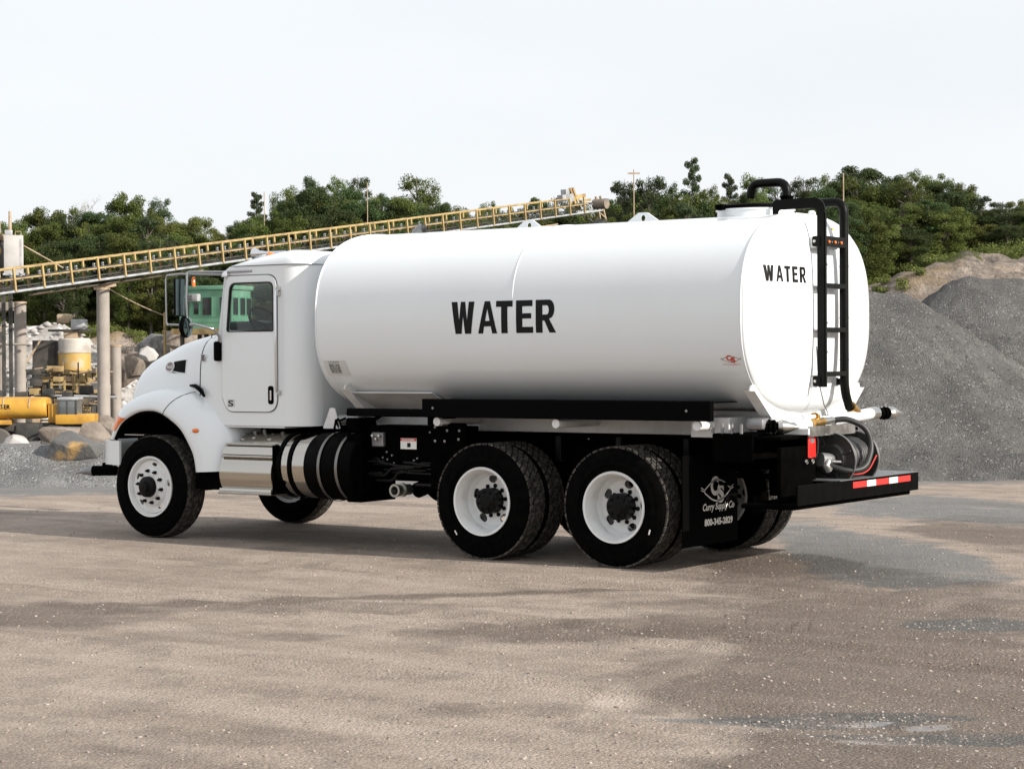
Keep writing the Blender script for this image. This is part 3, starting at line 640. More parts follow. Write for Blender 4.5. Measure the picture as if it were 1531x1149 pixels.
MB().box((2.98,-.5,.55),(4.6,-1.1,1.05),.03).build('fuel_tank', CHASSIS, truck)
MB().box((4.55,.55,.52),(5.0,1.15,.74),.01).build('splash_panel', CHASSIS, truck)
MB().box((3.7,.3,.50),(5.1,.95,.56),.01).build('belly_plate', CHASSIS, truck)
MB().box((4.4,-.4,.55),(5.9,.4,1.1),.06).build('engine', CHASSIS, truck)
# pump bay
MB().box((1.9,.55,.68),(2.95,.90,1.18),.012).build('pump_cabinet', CHASSIS, truck)
MB().box((2.0,-.5,.68),(2.9,-.9,1.18),.012).build('pump_cabinet', CHASSIS, truck)
dl = MB().box((2.37,.902,.962),(2.56,.906,1.065)).build('danger_label', DECALW, truck, 0)
MB().box((2.372,.906,1.038),(2.558,.908,1.063)).build('print', DECALR, dl, 0)
text_mb('DANGER', lambda u,v_: (2.54-.15*u,.909,1.042+.016*v_), .03, 1).build('print', DECALW, dl, 0)
MB().box((2.44,.906,.98),(2.48,.908,1.02)).build('print', DECALB, dl, 0)
vb = MB().box((2.74,.902,.98),(2.88,.95,1.115),.008).build('valve_manifold', GREYM, truck)
for k in range(3): MB().lathe([(.016,0),(.016,.03),(.006,.035)],10,(2.77+.04*k,.95,1.08-.03*(k%2))).build('fitting', ALU, vb)
q = MB(); q.tube([(2.46,.45,.72),(2.44,.65,.60),(2.44,.80,.57)],.075,18); q.lathe([(.001,.3),(.16,.32),(.17,.42),(.13,.5),(.05,.55)],24,(2.35,.15,.62)); q.build('pump', CHASSIS, truck)
q = MB(); q.lathe([(.052,.80),(.052,1.0),(.062,1.0),(.062,1.03),(.042,1.03),(.042,.9)],28,(2.54,0,.575),closed=True)
q.lathe([(.066,.90),(.066,.93),(.052,.93),(.052,.9)],24,(2.54,0,.575),closed=True); q.build('suction_outlet', mat('outlet_steel',(.4,.4,.36),.3,.9), truck)
q = MB(); q.cyl((2.2,.6,.62),(2.2,.9,.62),.06,14); q.cyl((2.05,.6,.60),(2.05,.95,.60),.04,12); q.box((1.95,.6,.59),(2.3,.85,.8),.02); q.build('pump_fittings', CHASSIS, truck)
LINEM = mat('brake_line', (.005,.005,.005), .45, spec=.2)
rl_ = random.Random(9)
for k in range(16):
    x = 1.7+rl_.random()*1.3; z = rl_.uniform(.70,.86); y = .905+rl_.random()*.03; L_ = rl_.uniform(.2,.6); dz = rl_.uniform(-.1,.07)
    MB().tube(arcpath([(x,y,z),(x+L_*.5,y+.02,z+dz*.2),(x+L_*.6,y+.02,z+dz),(x+L_,y,z+dz)],.06,4), rl_.choice((.008,.012,.016)), 7).build('hose', LINEM, truck, 60)
for k in range(14): MB().lathe([(.001,.012),(.009,.010),(.012,0)],8,(2.0+rl_.random()*.9,.903,.72+rl_.random()*.42)).build('bolt', GREYM, truck)
for k in range(10): MB().lathe([(.001,.012),(.009,.010),(.011,0)],8,(-1.15+rl_.random()*3.1,.432,.88+rl_.random()*.2)).build('bolt', GREYM, truck)
for x in (.35,1.0,-.35): MB().box((x,.43,.86),(x+.06,.52,1.10),.006).build('frame_bracket', LINEM, truck)
# junction of hoses and valves behind the cab
q = MB(); rr = random.Random(2)
for k in range(9):
    x = 3.05+rr.random()*.35; y = .62+rr.random()*.3; q.tube([(x,y,1.1),(x+rr.uniform(-.08,.08),y+.05,1.22),(x+rr.uniform(-.15,.15),y-.1,1.3)],.013,7)
q.box((3.02,.7,1.12),(3.2,.95,1.25),.02); q.build('air_lines', CHASSIS, truck)
rcyl(MB(), 3.05, 3.32, .88, 1.235, .05, 20, .015).build('air_cylinder', GREYM, truck)
plate([rpoly([(3.33,1.14),(3.55,1.14),(3.46,1.34),(3.40,1.34)],[.01]*4)],'Y',.86,.87).build('mount_bracket', WHITE2, truck)
# ------------------------------------------------------------------ cab
cabx0, cabx1, CW, RR = 3.62, 4.66, 1.05, .26
def strip(pts, z0, z1, mbx, th=0):
    mbx.grid([[(p[0],p[1],z0+(z1-z0)*k/6) for k in range(7)] for p in pts]); return mbx
for s in (1,-1):
    outl = [(3.88,1.16),(4.70,1.16),(4.77,1.24),(4.775,1.5),(4.775,1.96),(4.77,2.05),(4.765,2.085),(4.755,2.10),(4.665,2.70),(4.60,2.74),(3.88,2.74)]
    win = rpoly([(4.585,2.575),(4.635,2.105),(4.02,2.095),(4.02,2.575)], [.09,.03,.03,.07])
    side = plate([rpoly(outl,[0,.01,.02,0,0,0,0,0,.02,.02,0]), win], 'Y', s*(CW-.03), s*CW).build('side_panel', WHITE, truck, 30)
    # rear corner
    arc = [(cabx0+RR-RR*math.sin(a), s*(CW-RR+RR*math.cos(a))) for a in np.linspace(0, PI/2, 10)]
    strip([(3.88, s*CW)]+arc, 1.16, 2.74, MB()).build('rear_corner', WHITE, truck, 40)
    MB().box((3.90,s*.6,1.14),(4.70,s*(CW-.012),1.158),.004).build('sill', WHITE, truck)
# back wall with rear window
bw = [(-(CW-RR),1.16),(CW-RR,1.16),(CW-RR,2.74),(-(CW-RR),2.74)]
plate([bw, rpoly([(-.62,2.12),(.62,2.12),(.62,2.54),(-.62,2.54)],.05)], 'X', cabx0-.001, cabx0+.03).build('back_panel', WHITE, truck)
MB().box((cabx0+.01,-.63,2.11),(cabx0+.016,.63,2.55)).build('rear_window', GLASS, truck)
# roof
def plan(inset, N_=72):
    x0, x1, w_, rf, rb = cabx0+inset, 4.70-inset*.9, CW-inset, .22, max(.02,RR-inset*.5); pts = []
    P = rpoly([(x0,-w_),(x1,-w_),(x1,w_),(x0,w_)], [rb,rf,rf,rb], 12); return P
rings = []
for ins, dz in ((0,.0),(.004,.035),(.018,.07),(.045,.10),(.09,.125),(.16,.143),(.28,.158),(.45,.170),(.5,.171)):
    ring = []
    for (x,y) in plan(ins):
        f = .12+.88*float(sstep(4.72,4.05,x)); ring.append((x+(.05*(1-(y/CW)**2) if x > 4.4 else 0), y, 2.74+dz*(f if dz > 0 else 1)))
    ring.append(ring[0]); rings.append(ring)
rb_ = MB().grid(rings); c0 = len(rb_.v); last = rings[-1][:-1]; rb_.add(last, [tuple(range(len(last)))]); roof = rb_.build('roof', WHITE, truck, 50)
MB().tube([(p[0]*1.0,p[1]*1.002,2.742) for p in plan(-.002)], .004, 6, closed=True).build('roof_seam', GLINE, roof)
for y in (-.62,-.25,0,.25,.62): MB().lathe([(.05,0),(.046,.03),(.02,.055),(.001,.058)],16,(4.44,y,2.855-.02*abs(y)),'Z').build('clearance_light', ORANGE, roof)
# air horn
q = MB(); q.lathe([(.018,0),(.02,.25),(.035,.36),(.065,.42),(.06,.42)],18,(4.38,.46,2.90),'X'); q.build('air_horn', CHROME, roof)
# windscreen, pillars, dash, seats
def ws(u, v_):
    y = -1.0+2*u; b = .22*(1-y*y); return (4.77+b-(.11+.09*(1-y*y))*v_, y*(.99-.02*v_), 2.08+.63*v_)
MB().grid([[ws(i/14,j/4) for j in range(5)] for i in range(15)]).build('windscreen', GLASS, truck, 60)
MB().tube([ws(.5,k/4) for k in range(5)], .012, 8).build('windscreen_divider', GLINE, truck)
MB().tube([ws(i/14,1.02) for i in range(15)], .022, 8).build('header', WHITE, truck)
q = MB(); q.box((4.35,-1.0,1.75),(4.78,1.0,2.12),.05); q.box((4.45,.15,2.0),(4.85,.9,2.20),.06); q.build('dashboard', SEATM, truck)
for s in (1,-1):
    q = MB(); q.box((3.80,s*.25,1.5),(4.2,s*.85,1.68),.06); q.box((3.76,s*.28,1.65),(3.88,s*.82,2.06),.05); q.build('seat', SEATM, truck)
MB().box((3.9,-.98,1.18),(4.7,.98,1.22)).build('floor', SEATM, truck)
MB().box((4.66,-.98,1.18),(4.72,.98,2.05),.01).build('firewall', CHASSIS, truck)
a_ = math.radians(35); cen = Vector((4.44,.68,2.16)); e1 = Vector((0,1,0)); e2 = Vector((math.sin(a_),0,math.cos(a_)))
e2 = Vector((-math.sin(a_)*-1,0,math.cos(a_)))
sw = MB().tube([cen+e1*.22*math.cos(t_)+e2*.22*math.sin(t_) for t_ in np.linspace(0,2*PI,37)[:-1]], .014, 8, closed=True)
for t_ in (.3,2.84,4.71): sw.tube([cen, cen+e1*.21*math.cos(t_)+e2*.21*math.sin(t_)], .012, 6)
sw.tube([cen, cen+Vector((.3,0,-.25))], .03, 10); sw.build('steering_wheel', BLACK, truck)
# doors
for s in (1,-1):
    dout = rpoly([(4.635,1.30),(3.975,1.30),(3.975,2.645),(4.63,2.645),(4.665,2.52),(4.70,2.10),(4.705,1.45)], [.14,.14,.13,.06,.02,.0,.02])
    cen2 = (4.33,1.97)
    big_ = [(cen2[0]+(p[0]-cen2[0])*1.028, cen2[1]+(p[1]-cen2[1])*1.014) for p in dout]
    hole = rpoly([(4.58,2.565),(4.625,2.10),(4.025,2.10),(4.025,2.565)], [.09,.03,.02,.07])
    hole2 = rpoly([(4.592,2.58),(4.64,2.09),(4.012,2.088),(4.012,2.58)], [.09,.03,.02,.07])
    plate([big_, hole2], 'Y', s*CW, s*(CW+.003)).build('door_seal', mat('seal_grey',(.10,.105,.11),.6), truck)
    door = plate([dout, hole2], 'Y', s*(CW+.003), s*(CW+.012)).build('door', WHITE, truck, 30)
    plate([hole2, hole], 'Y', s*(CW-.01), s*(CW+.016)).build('window_frame', mat('window_rubber',(.008,.008,.008),.6), door)
    MB().box((4.03,s*(CW-.012),2.105),(4.62,s*(CW-.008),2.56)).build('window_glass', GLASS, door)
    hb_ = plate([rpoly([(4.015,1.375),(4.085,1.375),(4.085,1.555),(4.015,1.555)],.03)], 'Y', s*(CW+.012), s*(CW+.018)).build('door_handle', BLACK, door)
    MB().box((4.035,s*(CW+.018),1.41),(4.055,s*(CW+.032),1.51),.006).build('latch', CHROME, hb_)
    MB().tube([(3.945,s*(CW),2.50),(3.945,s*(CW+.05),2.48),(3.945,s*(CW+.055),2.4),(3.945,s*(CW+.055),1.55),(3.945,s*(CW+.05),1.50),(3.945,s*CW,1.48)], .013, 10).build('grab_rail', CHROME, truck)
    for z in (2.46,2.51,1.49): MB().box((3.925,s*CW,z-.025),(3.97,s*(CW+.02),z+.022),.004).build('rail_bracket', ALU, truck)
    if s > 0:
        st = MB().box((4.53,CW+.012,1.345),(4.63,CW+.0135,1.42)).build('door_sticker', mat('sticker_silver',(.55,.56,.55),.35), door, 0)
        text_mb('S', lambda u,v_: (4.62-.07*u,CW+.0145,1.35+.06*v_), .02, 1).build('print', DECALB, st, 0)
# hood
HS = [(5.045,1.02,2.085),(5.2,.985,2.075),(5.45,.93,2.045),(5.7,.875,2.01),(5.9,.83,1.965),(6.08,.79,1.915),(6.2,.765,1.865),(6.28,.745,1.815),(6.33,.72,1.77),(6.36,.66,1.70),(6.37,.5,1.6)]
def mexp(x): return 3.6+3.6*float(sstep(6.1,5.0,x))
def hood_pt(x, w_, T, t_, zb=1.0, m_=None):
    m_ = mexp(x) if m_ is None else m_
    c_, s_ = math.cos(t_), math.sin(t_); return (x, w_*math.copysign(abs(c_)**(2/m_), c_), max(zb+(T-zb)*max(0,s_)**(2/m_), 1.34 if x > 5.02 else 1.0))
def interp(x):
    for a, b in zip(HS, HS[1:]):
        if a[0] <= x <= b[0]: f = (x-a[0])/(b[0]-a[0]); return a[1]+(b[1]-a[1])*f, a[2]+(b[2]-a[2])*f
xs = list(np.linspace(5.045,6.2,16))+[6.24,6.28,6.31,6.33,6.345,6.36,6.37]
hood = MB().grid([[hood_pt(x,*interp(x),PI*k/48) for k in range(49)] for x in xs]); hood.add([hood_pt(6.37,.5,1.6,PI*k/48) for k in range(49)],[tuple(range(49))])
hood = hood.build('hood', WHITE, truck, 45)
def hy(x, z):
    w_, T = interp(x); q = min(1,max(0,(z-1.0)/(T-1.0))); e_ = mexp(x); return w_*(1-q**e_)**(1/e_)
# cowl behind the hood
cow = MB().grid([[hood_pt(x,w_,T_,PI*k/48,1.0,m_) for k in range(49)] for x,w_,T_,m_ in ((4.772,1.046,2.10,11),(4.85,1.044,2.10,9.5),(4.94,1.036,2.095,8),(5.035,1.024,2.087,7.2))]).build('cowl', WHITE, truck, 45)
for s in (1,-1):
    MB().tube([(5.04,s*(hy(5.045,z)+.004),z) for z in np.linspace(1.45,2.04,14)]+[(5.04,s*.85,2.07),(5.04,s*.7,2.085)], .006, 6).build('hood_seam', GLINE, truck)
    # intake vent with oval badge
    _u = rpoly([(5.40,1.70),(5.40,1.815),(5.60,1.80),(5.64,1.75),(5.62,1.69)], [.02,.02,.02,.02,.02])
    def on_h(x, z, off): return (x, s*(hy(x,z)+off), z)
    g_ = [[on_h(5.315+.25*i/8, 1.682+(.135-.022*i/8)*j/6, .004) for j in range(7)] for i in range(9)]
    MB().grid(g_).build('intake_vent', BLACK, hood, 30)
    fr_ = MB().tube([on_h(a,b,.004) for a,b in ((5.31,1.678),(5.31,1.82),(5.44,1.813),(5.56,1.80),(5.58,1.70),(5.44,1.684))], .006, 6, closed=True).build('vent_frame', WHITE, hood)
    bd = MB(); cx, cz = 5.63, 1.745
    bd.add([on_h(cx+.085*math.cos(a), cz+.048*math.sin(a), .008) for a in np.linspace(0,2*PI,29)[:-1]], [tuple(range(28))]); bd = bd.build('badge', mat('badge_red',(.10,.03,.025),.3,coat=.4) if s > 0 else DECALR, hood, 0)
    MB().tube([on_h(cx+.088*math.cos(a), cz+.051*math.sin(a), .008) for a in np.linspace(0,2*PI,29)[:-1]], .007, 6, closed=True).build('badge_rim', CHROME if s < 0 else WHITE, bd)
    text_mb('Peterbilt', (lambda u,v_: on_h(cx+.065-.13*u, cz-.018+.038*v_, .0095)) if s > 0 else (lambda u,v_: on_h(cx-.065+.13*u, cz-.018+.038*v_, .0095)), .01, 1).build('print', DECALW, bd, 0)
    sq = MB().box((4.965,s*1.032,1.80),(5.015,s*1.036,1.87)); q = tag(sq.build('cowl_badge', mat('badge_grey',(.33,.31,.30),.4), truck, 0))
    for k in range(3): MB().box((4.972,s*1.036,1.812+.018*k),(5.008,s*1.038,1.820+.018*k)).build('print', DECALB, q, 0)
# fenders
FI = [(6.10,1.00),(5.98,1.165),(5.77,1.27),(5.57,1.295),(5.40,1.262),(5.17,1.13),(5.04,.97),(4.97,.84),(4.94,.69)]
FO = [(6.33,1.00),(6.27,1.20),(6.13,1.36),(5.84,1.485),(5.50,1.535),(5.08,1.50),(4.80,1.33),(4.60,1.10),(4.52,.71)]
def cr(P, t_):
    i = min(int(t_), len(P)-2); f = t_-i; p = [Vector(P[max(0,min(len(P)-1,i+k))]) for k in (-1,0,1,2)]
    return .5*((2*p[1])+(-p[0]+p[2])*f+(2*p[0]-5*p[1]+4*p[2]-p[3])*f*f+(-p[0]+3*p[1]-3*p[2]+p[3])*f**3)
GV = [(0,1.165),(.02,1.205),(.12,1.222),(.3,1.218),(.5,1.195),(.68,1.155),(.82,1.10),(.92,1.03),(.98,.95),(1.0,.86),(1.0,.6)]
def fen(t_, v_):
    a, b = cr(FI,t_), cr(FO,t_); k = v_*(len(GV)-1); i = min(int(k),len(GV)-2); f = k-i
    g_ = GV[i][0]+(GV[i+1][0]-GV[i][0])*f; y = GV[i][1]+(GV[i+1][1]-GV[i][1])*f
    fr = float(sstep(2.2,0,t_)); y -= .22*fr*g_**1.5; p = a.lerp(b, g_); return Vector((p.x, y, p.y))
for s in (1,-1):
    sc = lambda p: (p.x, s*p.y, p.z)
    F_ = MB().grid([[sc(fen(i/6, j/30)) for j in range(31)] for i in range(49)]).build('fender', WHITE, truck, 50)
    MB().ngon_prism([(cr(FI,i/6).x, cr(FI,i/6).y) for i in range(49)]+[(4.94,.60),(6.12,.60)],'Y',s*.86,s*.84).build('inner_liner', CHASSIS, F_, 0)
    MB().tube([(cr(FI,i/6).x, s*1.175, cr(FI,i/6).y) for i in range(49)], .022, 10).build('arch_lip', BLACK, F_)
    MB().grid([[(cr(FI,i/6).x, s*y, cr(FI,i/6).y) for y in (1.17,1.0,.8,.45)] for i in range(49)]).build('wheel_arch_liner', CHASSIS, F_)
    MB().tube([sc(fen(3.95+1.15*k/16, .02+.88*k/16)+Vector((0,.001,0))) for k in range(17)], .0045, 6).build('fender_seam', GLINE, F_)
    q = MB().tube([(5.20,s*1.0,1.555),(5.10,s*1.03,1.55),(5.0,s*1.06,1.51),(4.92,s*1.09,1.45)], [.012,.022,.024,.014], 8); q.build('hood_latch', BLACK, truck)
    p0 = fen(6.05,.35); mk = MB().lathe([(.001,-.02),(.5,-.012),(.8,.0),(1,.012),(1,.02)],20); mk.v = [(p0.x+q_[0]*.045*-1, s*(p0.y-.004+(.02-q_[1]) *.8-.0), p0.z+.0+q_[2]*.024) for q_ in mk.v]
    mk.build('side_marker', ORANGE, F_)
    hl = MB(); hp = [(6.20,1.06),(6.24,1.13),(6.19,1.24),(6.11,1.24),(6.10,1.20),(6.14,1.08)]
    hl.grid([[ (lambda p: (p.x+.004, s*(p.y+.006), p.z))(fen(.55+.85*i/8, .13+.36*j/6-.04*i/8)) for j in range(7)] for i in range(9)]); hl.build('turn_signal', ORANGE, F_)
    MB().box((6.0,s*1.15,1.04),(5.72,s*1.05,1.055),.004).build('liner_bracket', ALU, F_)
# front closing panel, grille and bumper
MB().box((6.18,-.60,1.0),(6.345,.60,1.55),.02).build('grille_surround', WHITE, truck)
MB().box((6.35,-.42,1.02),(6.385,.42,1.62),.01).build('grille', CHROME, truck)
bp_ = [(6.02,1.205),(6.16,1.20),(6.27,1.16),(6.35,1.06),(6.42,.75),(6.45,.4),(6.46,0)]; bp_ = bp_+[(a,-b) for a,b in bp_[-2::-1]]
inner = [(a-.03 if abs(b) < 1.1 else a, b*(.975)) for a,b in bp_[::-1]]
MB().ngon_prism(bp_+inner, 'Z', .735, .985).build('front_bumper', WHITE, truck, 40)
fs = MB(); fs.tube([(6.2,.8,.66),(6.5,.98,.66)],.035,12); fs.tube([(6.36,.93,.655),(6.60,1.02,.65)],.055,14); fs.tube([(6.42,.93,.70),(6.5,.98,.70)],.04,10); fs = fs.build('front_spray_valve', CHASSIS, truck)
MB().tube([(6.60,1.02,.65),(6.66,1.04,.648),(6.78,1.09,.628)],[.058,.045,.004],14).build('spray_nozzle', GREYM, fs)
MIRM = mat('mirror_tube', (.38,.385,.39), .16, 1)
# mirrors and their chrome frame
for s in (1,-1):
    q = MB(); q.tube([(4.63,s*1.05,2.665),(4.72,s*1.12,2.665),(4.98,s*1.33,2.67),(5.14,s*1.38,2.66),(5.15,s*1.385,2.62),(5.15,s*1.385,2.2),(5.14,s*1.38,2.16)],.011,8)
    q.tube([(4.30,s*1.05,2.69),(4.62,s*1.07,2.69),(4.90,s*1.33,2.69)],.011,8)
    q.tube([(4.90,s*1.34,2.69),(4.905,s*1.35,2.4),(4.90,s*1.34,2.15)],.014,8)
    q.tube([(4.90,s*1.34,2.16),(4.86,s*1.30,2.17),(4.74,s*1.14,2.12),(4.72,s*1.08,2.05),(4.72,s*1.07,1.97)],.014,8)
    q.tube([(5.14,s*1.38,2.17),(4.90,s*1.34,2.16)],.010,8)
    mi = q.build('mirror_frame', MIRM, truck, 60)
    M_ = Matrix.Translation((4.99,s*1.35,2.44))@Matrix.Rotation(s*-.30,4,'Z')
    MB().box((-.0,-.055,-.19),(.05,.055,.19),.018,M_).build('mirror_head', BLACK, mi)
    MB().box((-.004,-.048,-.18),(.001,.048,.18),0,M_).build('mirror_glass', mat('mirror_glass',(.16,.21,.20),.02,1), mi, 0)
    mm = MB().lathe([(.001,-.03),(.10,-.028),(.112,-.01),(.112,.012),(.07,.04),(.001,.05)],28,(0,0,0),'X'); M_ = Matrix.Translation((4.93,s*1.34,2.145))@Matrix.Rotation(s*.30,4,'Z')
    mm.v = [tuple(M_@Vector(q_)) for q_ in mm.v]; rm = mm.build('round_mirror', BLACK, mi)
    m2 = MB().lathe([(.001,-.052),(.05,-.047),(.09,-.035),(.10,-.03)],28,(0,0,0),'X'); m2.v = [tuple(M_@Vector(q_)) for q_ in m2.v]; m2.build('mirror_glass', bpy.data.materials['mirror_glass'], rm)
    MB().box((4.705,s*1.05,1.80),(4.79,s*1.10,2.0),.02).build('mirror_mount', BLACK, truck)
    MB().box((4.60,s*1.05,2.64),(4.68,s*1.10,2.70),.01).build('mirror_mount', CHROME, truck)
# ------------------------------------------------------------------ rear of the truck
LX = -1.475
LY, RY = .205, -.255
lad = MB()
# left flat bar rail, hooked over onto the hatch collar
rail = rpoly([(LX-.045,1.55),(LX+.03,1.55),(LX+.03,3.085),(-1.07,3.085),(-1.07,3.01),(-1.02,3.01),(-1.02,3.155),(-1.07,3.175),(LX-.045,3.175)], [.02,.02,.05,.03,0,0,.03,.02,.12])
ladder = plate([rail],'Y',LY-.008,LY+.008).build('ladder', OLIVE, truck, 40, label='black ladder on the rear head')
plate([rpoly([(LX-.05,1.55),(LX-.038,1.55),(LX-.038,3.04),(LX-.05,3.04)],.001)],'Y',LY-.018,LY+.008).build('rail_flange', OLIVE, ladder)
pipe = MB().tube(arcpath([(LX+.0,RY-.10,1.36),(LX,RY,1.52),(LX,RY,3.165),(-.95,RY,3.165),(-.92,RY,3.165),(-.92,RY,3.37),(-.58,RY,3.37),(-.55,RY,3.24)],.10), .040, 16).build('fill_pipe', OLIVE, truck, 60)
for z in (1.78,2.15,2.6,3.0): MB().lathe([(.040,-.004),(.043,-.004),(.043,.004),(.040,.004)],16,(LX,RY,z),'Z',closed=True).build('pipe_collar', OLIVE, pipe)
MB().lathe([(.04,-.03),(.062,-.03),(.062,-.012),(.055,-.012),(.055,.012),(.062,.012),(.062,.03),(.04,.03)],20,(-.92,RY,3.215),'Z',closed=True).build('pipe_flange', CHASSIS, pipe)
for z in (2.42,2.04,1.66):
    MB().box((LX-.035,RY+.03,z-.02),(LX+.03,LY,z+.022),.004).build('rung', OLIVE, ladder)
lb = MB().box((LX-.045,RY+.03,2.755),(LX+.0,LY,2.845),.004).build('light_bar', OLIVE, ladder)
for k, yy in enumerate((.14,.02,-.10)): MB().lathe([(.001,-.012),(.012,-.01),(.015,0),(.015,.01)],12,(LX-.046,yy,2.795),'X').build('marker_light', ORANGE, lb)
for k, yy in enumerate((.08,-.04)): MB().lathe([(.001,-.006),(.008,-.005),(.009,.004)],8,(LX-.046,yy,2.795),'X').build('rivet', GREYM, lb)
for z in (2.80,1.60):
    hxx = head_x(LY,z)
    plate([rpoly([(LX,z-.045),(hxx-.028,z-.045),(hxx-.028,z+.045),(LX,z+.045)],[0,.02,.02,0])],'Y',LY+.008,LY+.018).build('mount_tab', OLIVE, ladder)
    MB().lathe([(.001,.012),(.013,.010),(.015,0)],8,(hxx-.052,LY+.018,z)).build('bolt', ALU, ladder)
    MB().box((hxx-.06,LY-.006,z-.055),(hxx+.004,LY+.006,z+.035),.004).build('tank_bracket', WHITE, ladder)
    hx2 = head_x(RY,z); MB().box((LX,RY-.006,z-.04),(hx2-.02,RY+.006,z+.02),.004).build('mount_tab', OLIVE, ladder); MB().box((hx2-.03,RY-.016,z-.05),(hx2+.004,RY-.006,z+.03),.004).build('tank_bracket', WHITE, ladder)
for z in (2.6,2.35,2.1,1.85): MB().lathe([(.001,-.006),(.008,-.005),(.009,.0)],8,(LX-.05,LY-.02,z),'X').build('rivet', ALU, ladder)
for (yy,zz) in ((-.30,2.93),(-.52,1.55)): MB().box((head_x(yy,zz)-.004,yy-.03,zz-.012),(head_x(yy,zz)-.001,yy+.02,zz+.014)).build('small_sticker', mat('sticker_yellow',(.65,.42,.10),.5), tank, 0)
# spray bar and nozzles
q = MB(); q.tube([(-1.42,.62,1.21),(-1.45,.35,1.235),(-1.50,-.75,1.30),(-1.50,-.95,1.30)],.052,18); q.build('spray_pipe', WHITE, truck, 60)
MB().tube([(LX+.0,RY-.12,1.37),(LX-.005,RY-.30,1.27)],.05,16).build('brass_coupling', BRASS, truck)
def nozzle(x, y, z, d_, nm='spray_head'):
    d_ = Vector(d_).normalized(); p = Vector((x,y,z)); q = MB(); q.tube([p, p+d_*.07],.052,14); q.tube([p+d_*.085,p+d_*.10],.062,14); q.tube([p+d_*.125,p+d_*.145],.058,14); q.tube([p+d_*.07,p+d_*.17],.03,10); b_ = q.build(nm, CHASSIS, truck)
    MB().tube([p+d_*.165,p+d_*.20,p+d_*.24,p+d_*.36],[.045,.062,.055,.006],18).build('nozzle_cone', ALU, b_)
    for k in range(4): MB().cyl(p+d_*.08+Vector((0,0,.055)).lerp(Vector((0,0,-.055)),k/3), p+d_*.15+Vector((0,0,.055)).lerp(Vector((0,0,-.055)),k/3), .007, 6).build('bolt', ALU, b_)
    return b_
nozzle(-1.50,-.86,1.30,(-.25,-1,-.02)); nozzle(-1.25,.93,1.235,(-.62,-.60,-.04))
MB().tube([(-1.50,-.72,1.30),(-1.50,-.84,1.30)],.058,16).build('pipe_coupling', ALU, truck)
MB().box((-1.15,.80,1.20),(-1.32,.98,1.30),.03).build('valve_body', GREYM, truck)
# cross tray
tr = MB(); tr.box((-1.56,.62,1.165),(-1.40,-.28,1.18)); tr.box((-1.565,.62,1.14),(-1.555,-.28,1.225)); tr.build('cross_tray', ALU, truck)
MB().box((-1.58,.66,1.155),(-1.35,.63,1.21),.004).build('tray_end', WHITE2, truck)
# tail panel with a red lamp
tp = MB().box((-1.50,.36,.60),(-1.46,1.0,1.06),.006).build('tail_panel', CHASSIS, truck)
rl = MB().box((-1.515,.385,.955),(-1.50,.525,1.14),.010).build('tail_lamp', RED, truck); MB().box((-1.5175,.42,1.082),(-1.515,.49,1.118)).build('lamp_plate', GREYM, rl)
MB().box((-1.50,.36,1.12),(-1.25,1.0,1.15),.006).build('tail_shelf', CHASSIS, truck)
MB().tube([(-1.5,.46,1.12),(-1.52,.40,1.16),(-1.53,.38,1.10),(-1.52,.37,1.0),(-1.5,.38,.95)],.010,6).build('lamp_cable', HOSE, truck)
for yy in (.55,.43): MB().lathe([(.001,-.01),(.02,-.008),(.024,0)],12,(-1.505,yy,.925),'X').build('lamp', ALU, truck)
# rear platform and bumper
pf = MB().box((-1.755,-1.205,.600),(-1.735,1.205,.765),.004).build('rear_bumper', BLACK, truck)
MB().box((-1.755,-1.205,.757),(-1.28,.42,.766)).build('deck_plate', mat('deck_grey',(.16,.165,.17),.5,.3,rvar=.1,scale=20), pf)
MB().box((-1.70,-1.15,.56),(-1.2,1.15,.60),.01).build('deck_underframe', CHASSIS, truck)
y = .175
for k, (ln, mm_) in enumerate(((.28,'r'),(.18,'w'),(.28,'r'),(.18,'w'),(.275,'r'))):
    MB().box((-1.758,y-ln,.690),(-1.7555,y,.742)).build('reflective_tape', RED if mm_ == 'r' else DECALW, pf, 0, label='red stripe' if mm_ == 'r' else 'white stripe'); y -= ln
# hose reel
rx, rz, ry0, ry1 = -1.53, .925, .13, -.34
reel = MB(); reel.tube([(rx,ry0,rz),(rx,ry1,rz)],.09,20); reel = reel.build('hose_reel', CHASSIS, truck)
REELM = mat('reel_grey',(.035,.036,.034),.42,.3,rvar=.08,scale=10)
for yy, sgn in ((ry0,1),(ry1,-1)):
    fl = MB().lathe([(.04,yy),(.08,yy+.02*sgn),(.125,yy+.022*sgn),(.145,yy+.0*sgn),(.215,yy+.0),(.222,yy+.01*sgn),(.230,yy+.012*sgn),(.236,yy),(.230,yy-.012*sgn),(.08,yy-.01*sgn)],56,(rx,0,rz),closed=True).build('reel_flange', REELM, reel, 40)
    MB().lathe([(.234,yy-.006),(.241,yy),(.234,yy+.006),(.228,yy)],56,(rx,0,rz),closed=True).build('flange_rim', GREYM, fl)
    for k in range(4): a = k*PI/2+.4; MB().box((-.010,0,.10),(.010,.012*sgn,.21),.004,Matrix.Translation((rx,yy+.008*sgn,rz))@Matrix.Rotation(a,4,'Y')).build('flange_rib', REELM, fl)
hs = MB(); pth = []
for k in range(0, 16*9+1): a = 2*PI*k/16; pth.append((rx+.165*math.cos(a), ry0-.04-(.38*k/(16*9)), rz+.165*math.sin(a)))
MB().tube(pth, .026, 8).build('wound_hose', HOSE, reel, 60)
hp = MB(); hp.lathe([(.001,.21),(.045,.20),(.055,.17),(.055,.13)],18,(rx,0,rz)); hp.tube([(rx,ry0+.06,rz),(rx+.03,ry0+.16,rz+.01)],.06,14); hp.build('reel_swivel', GREYM, reel)
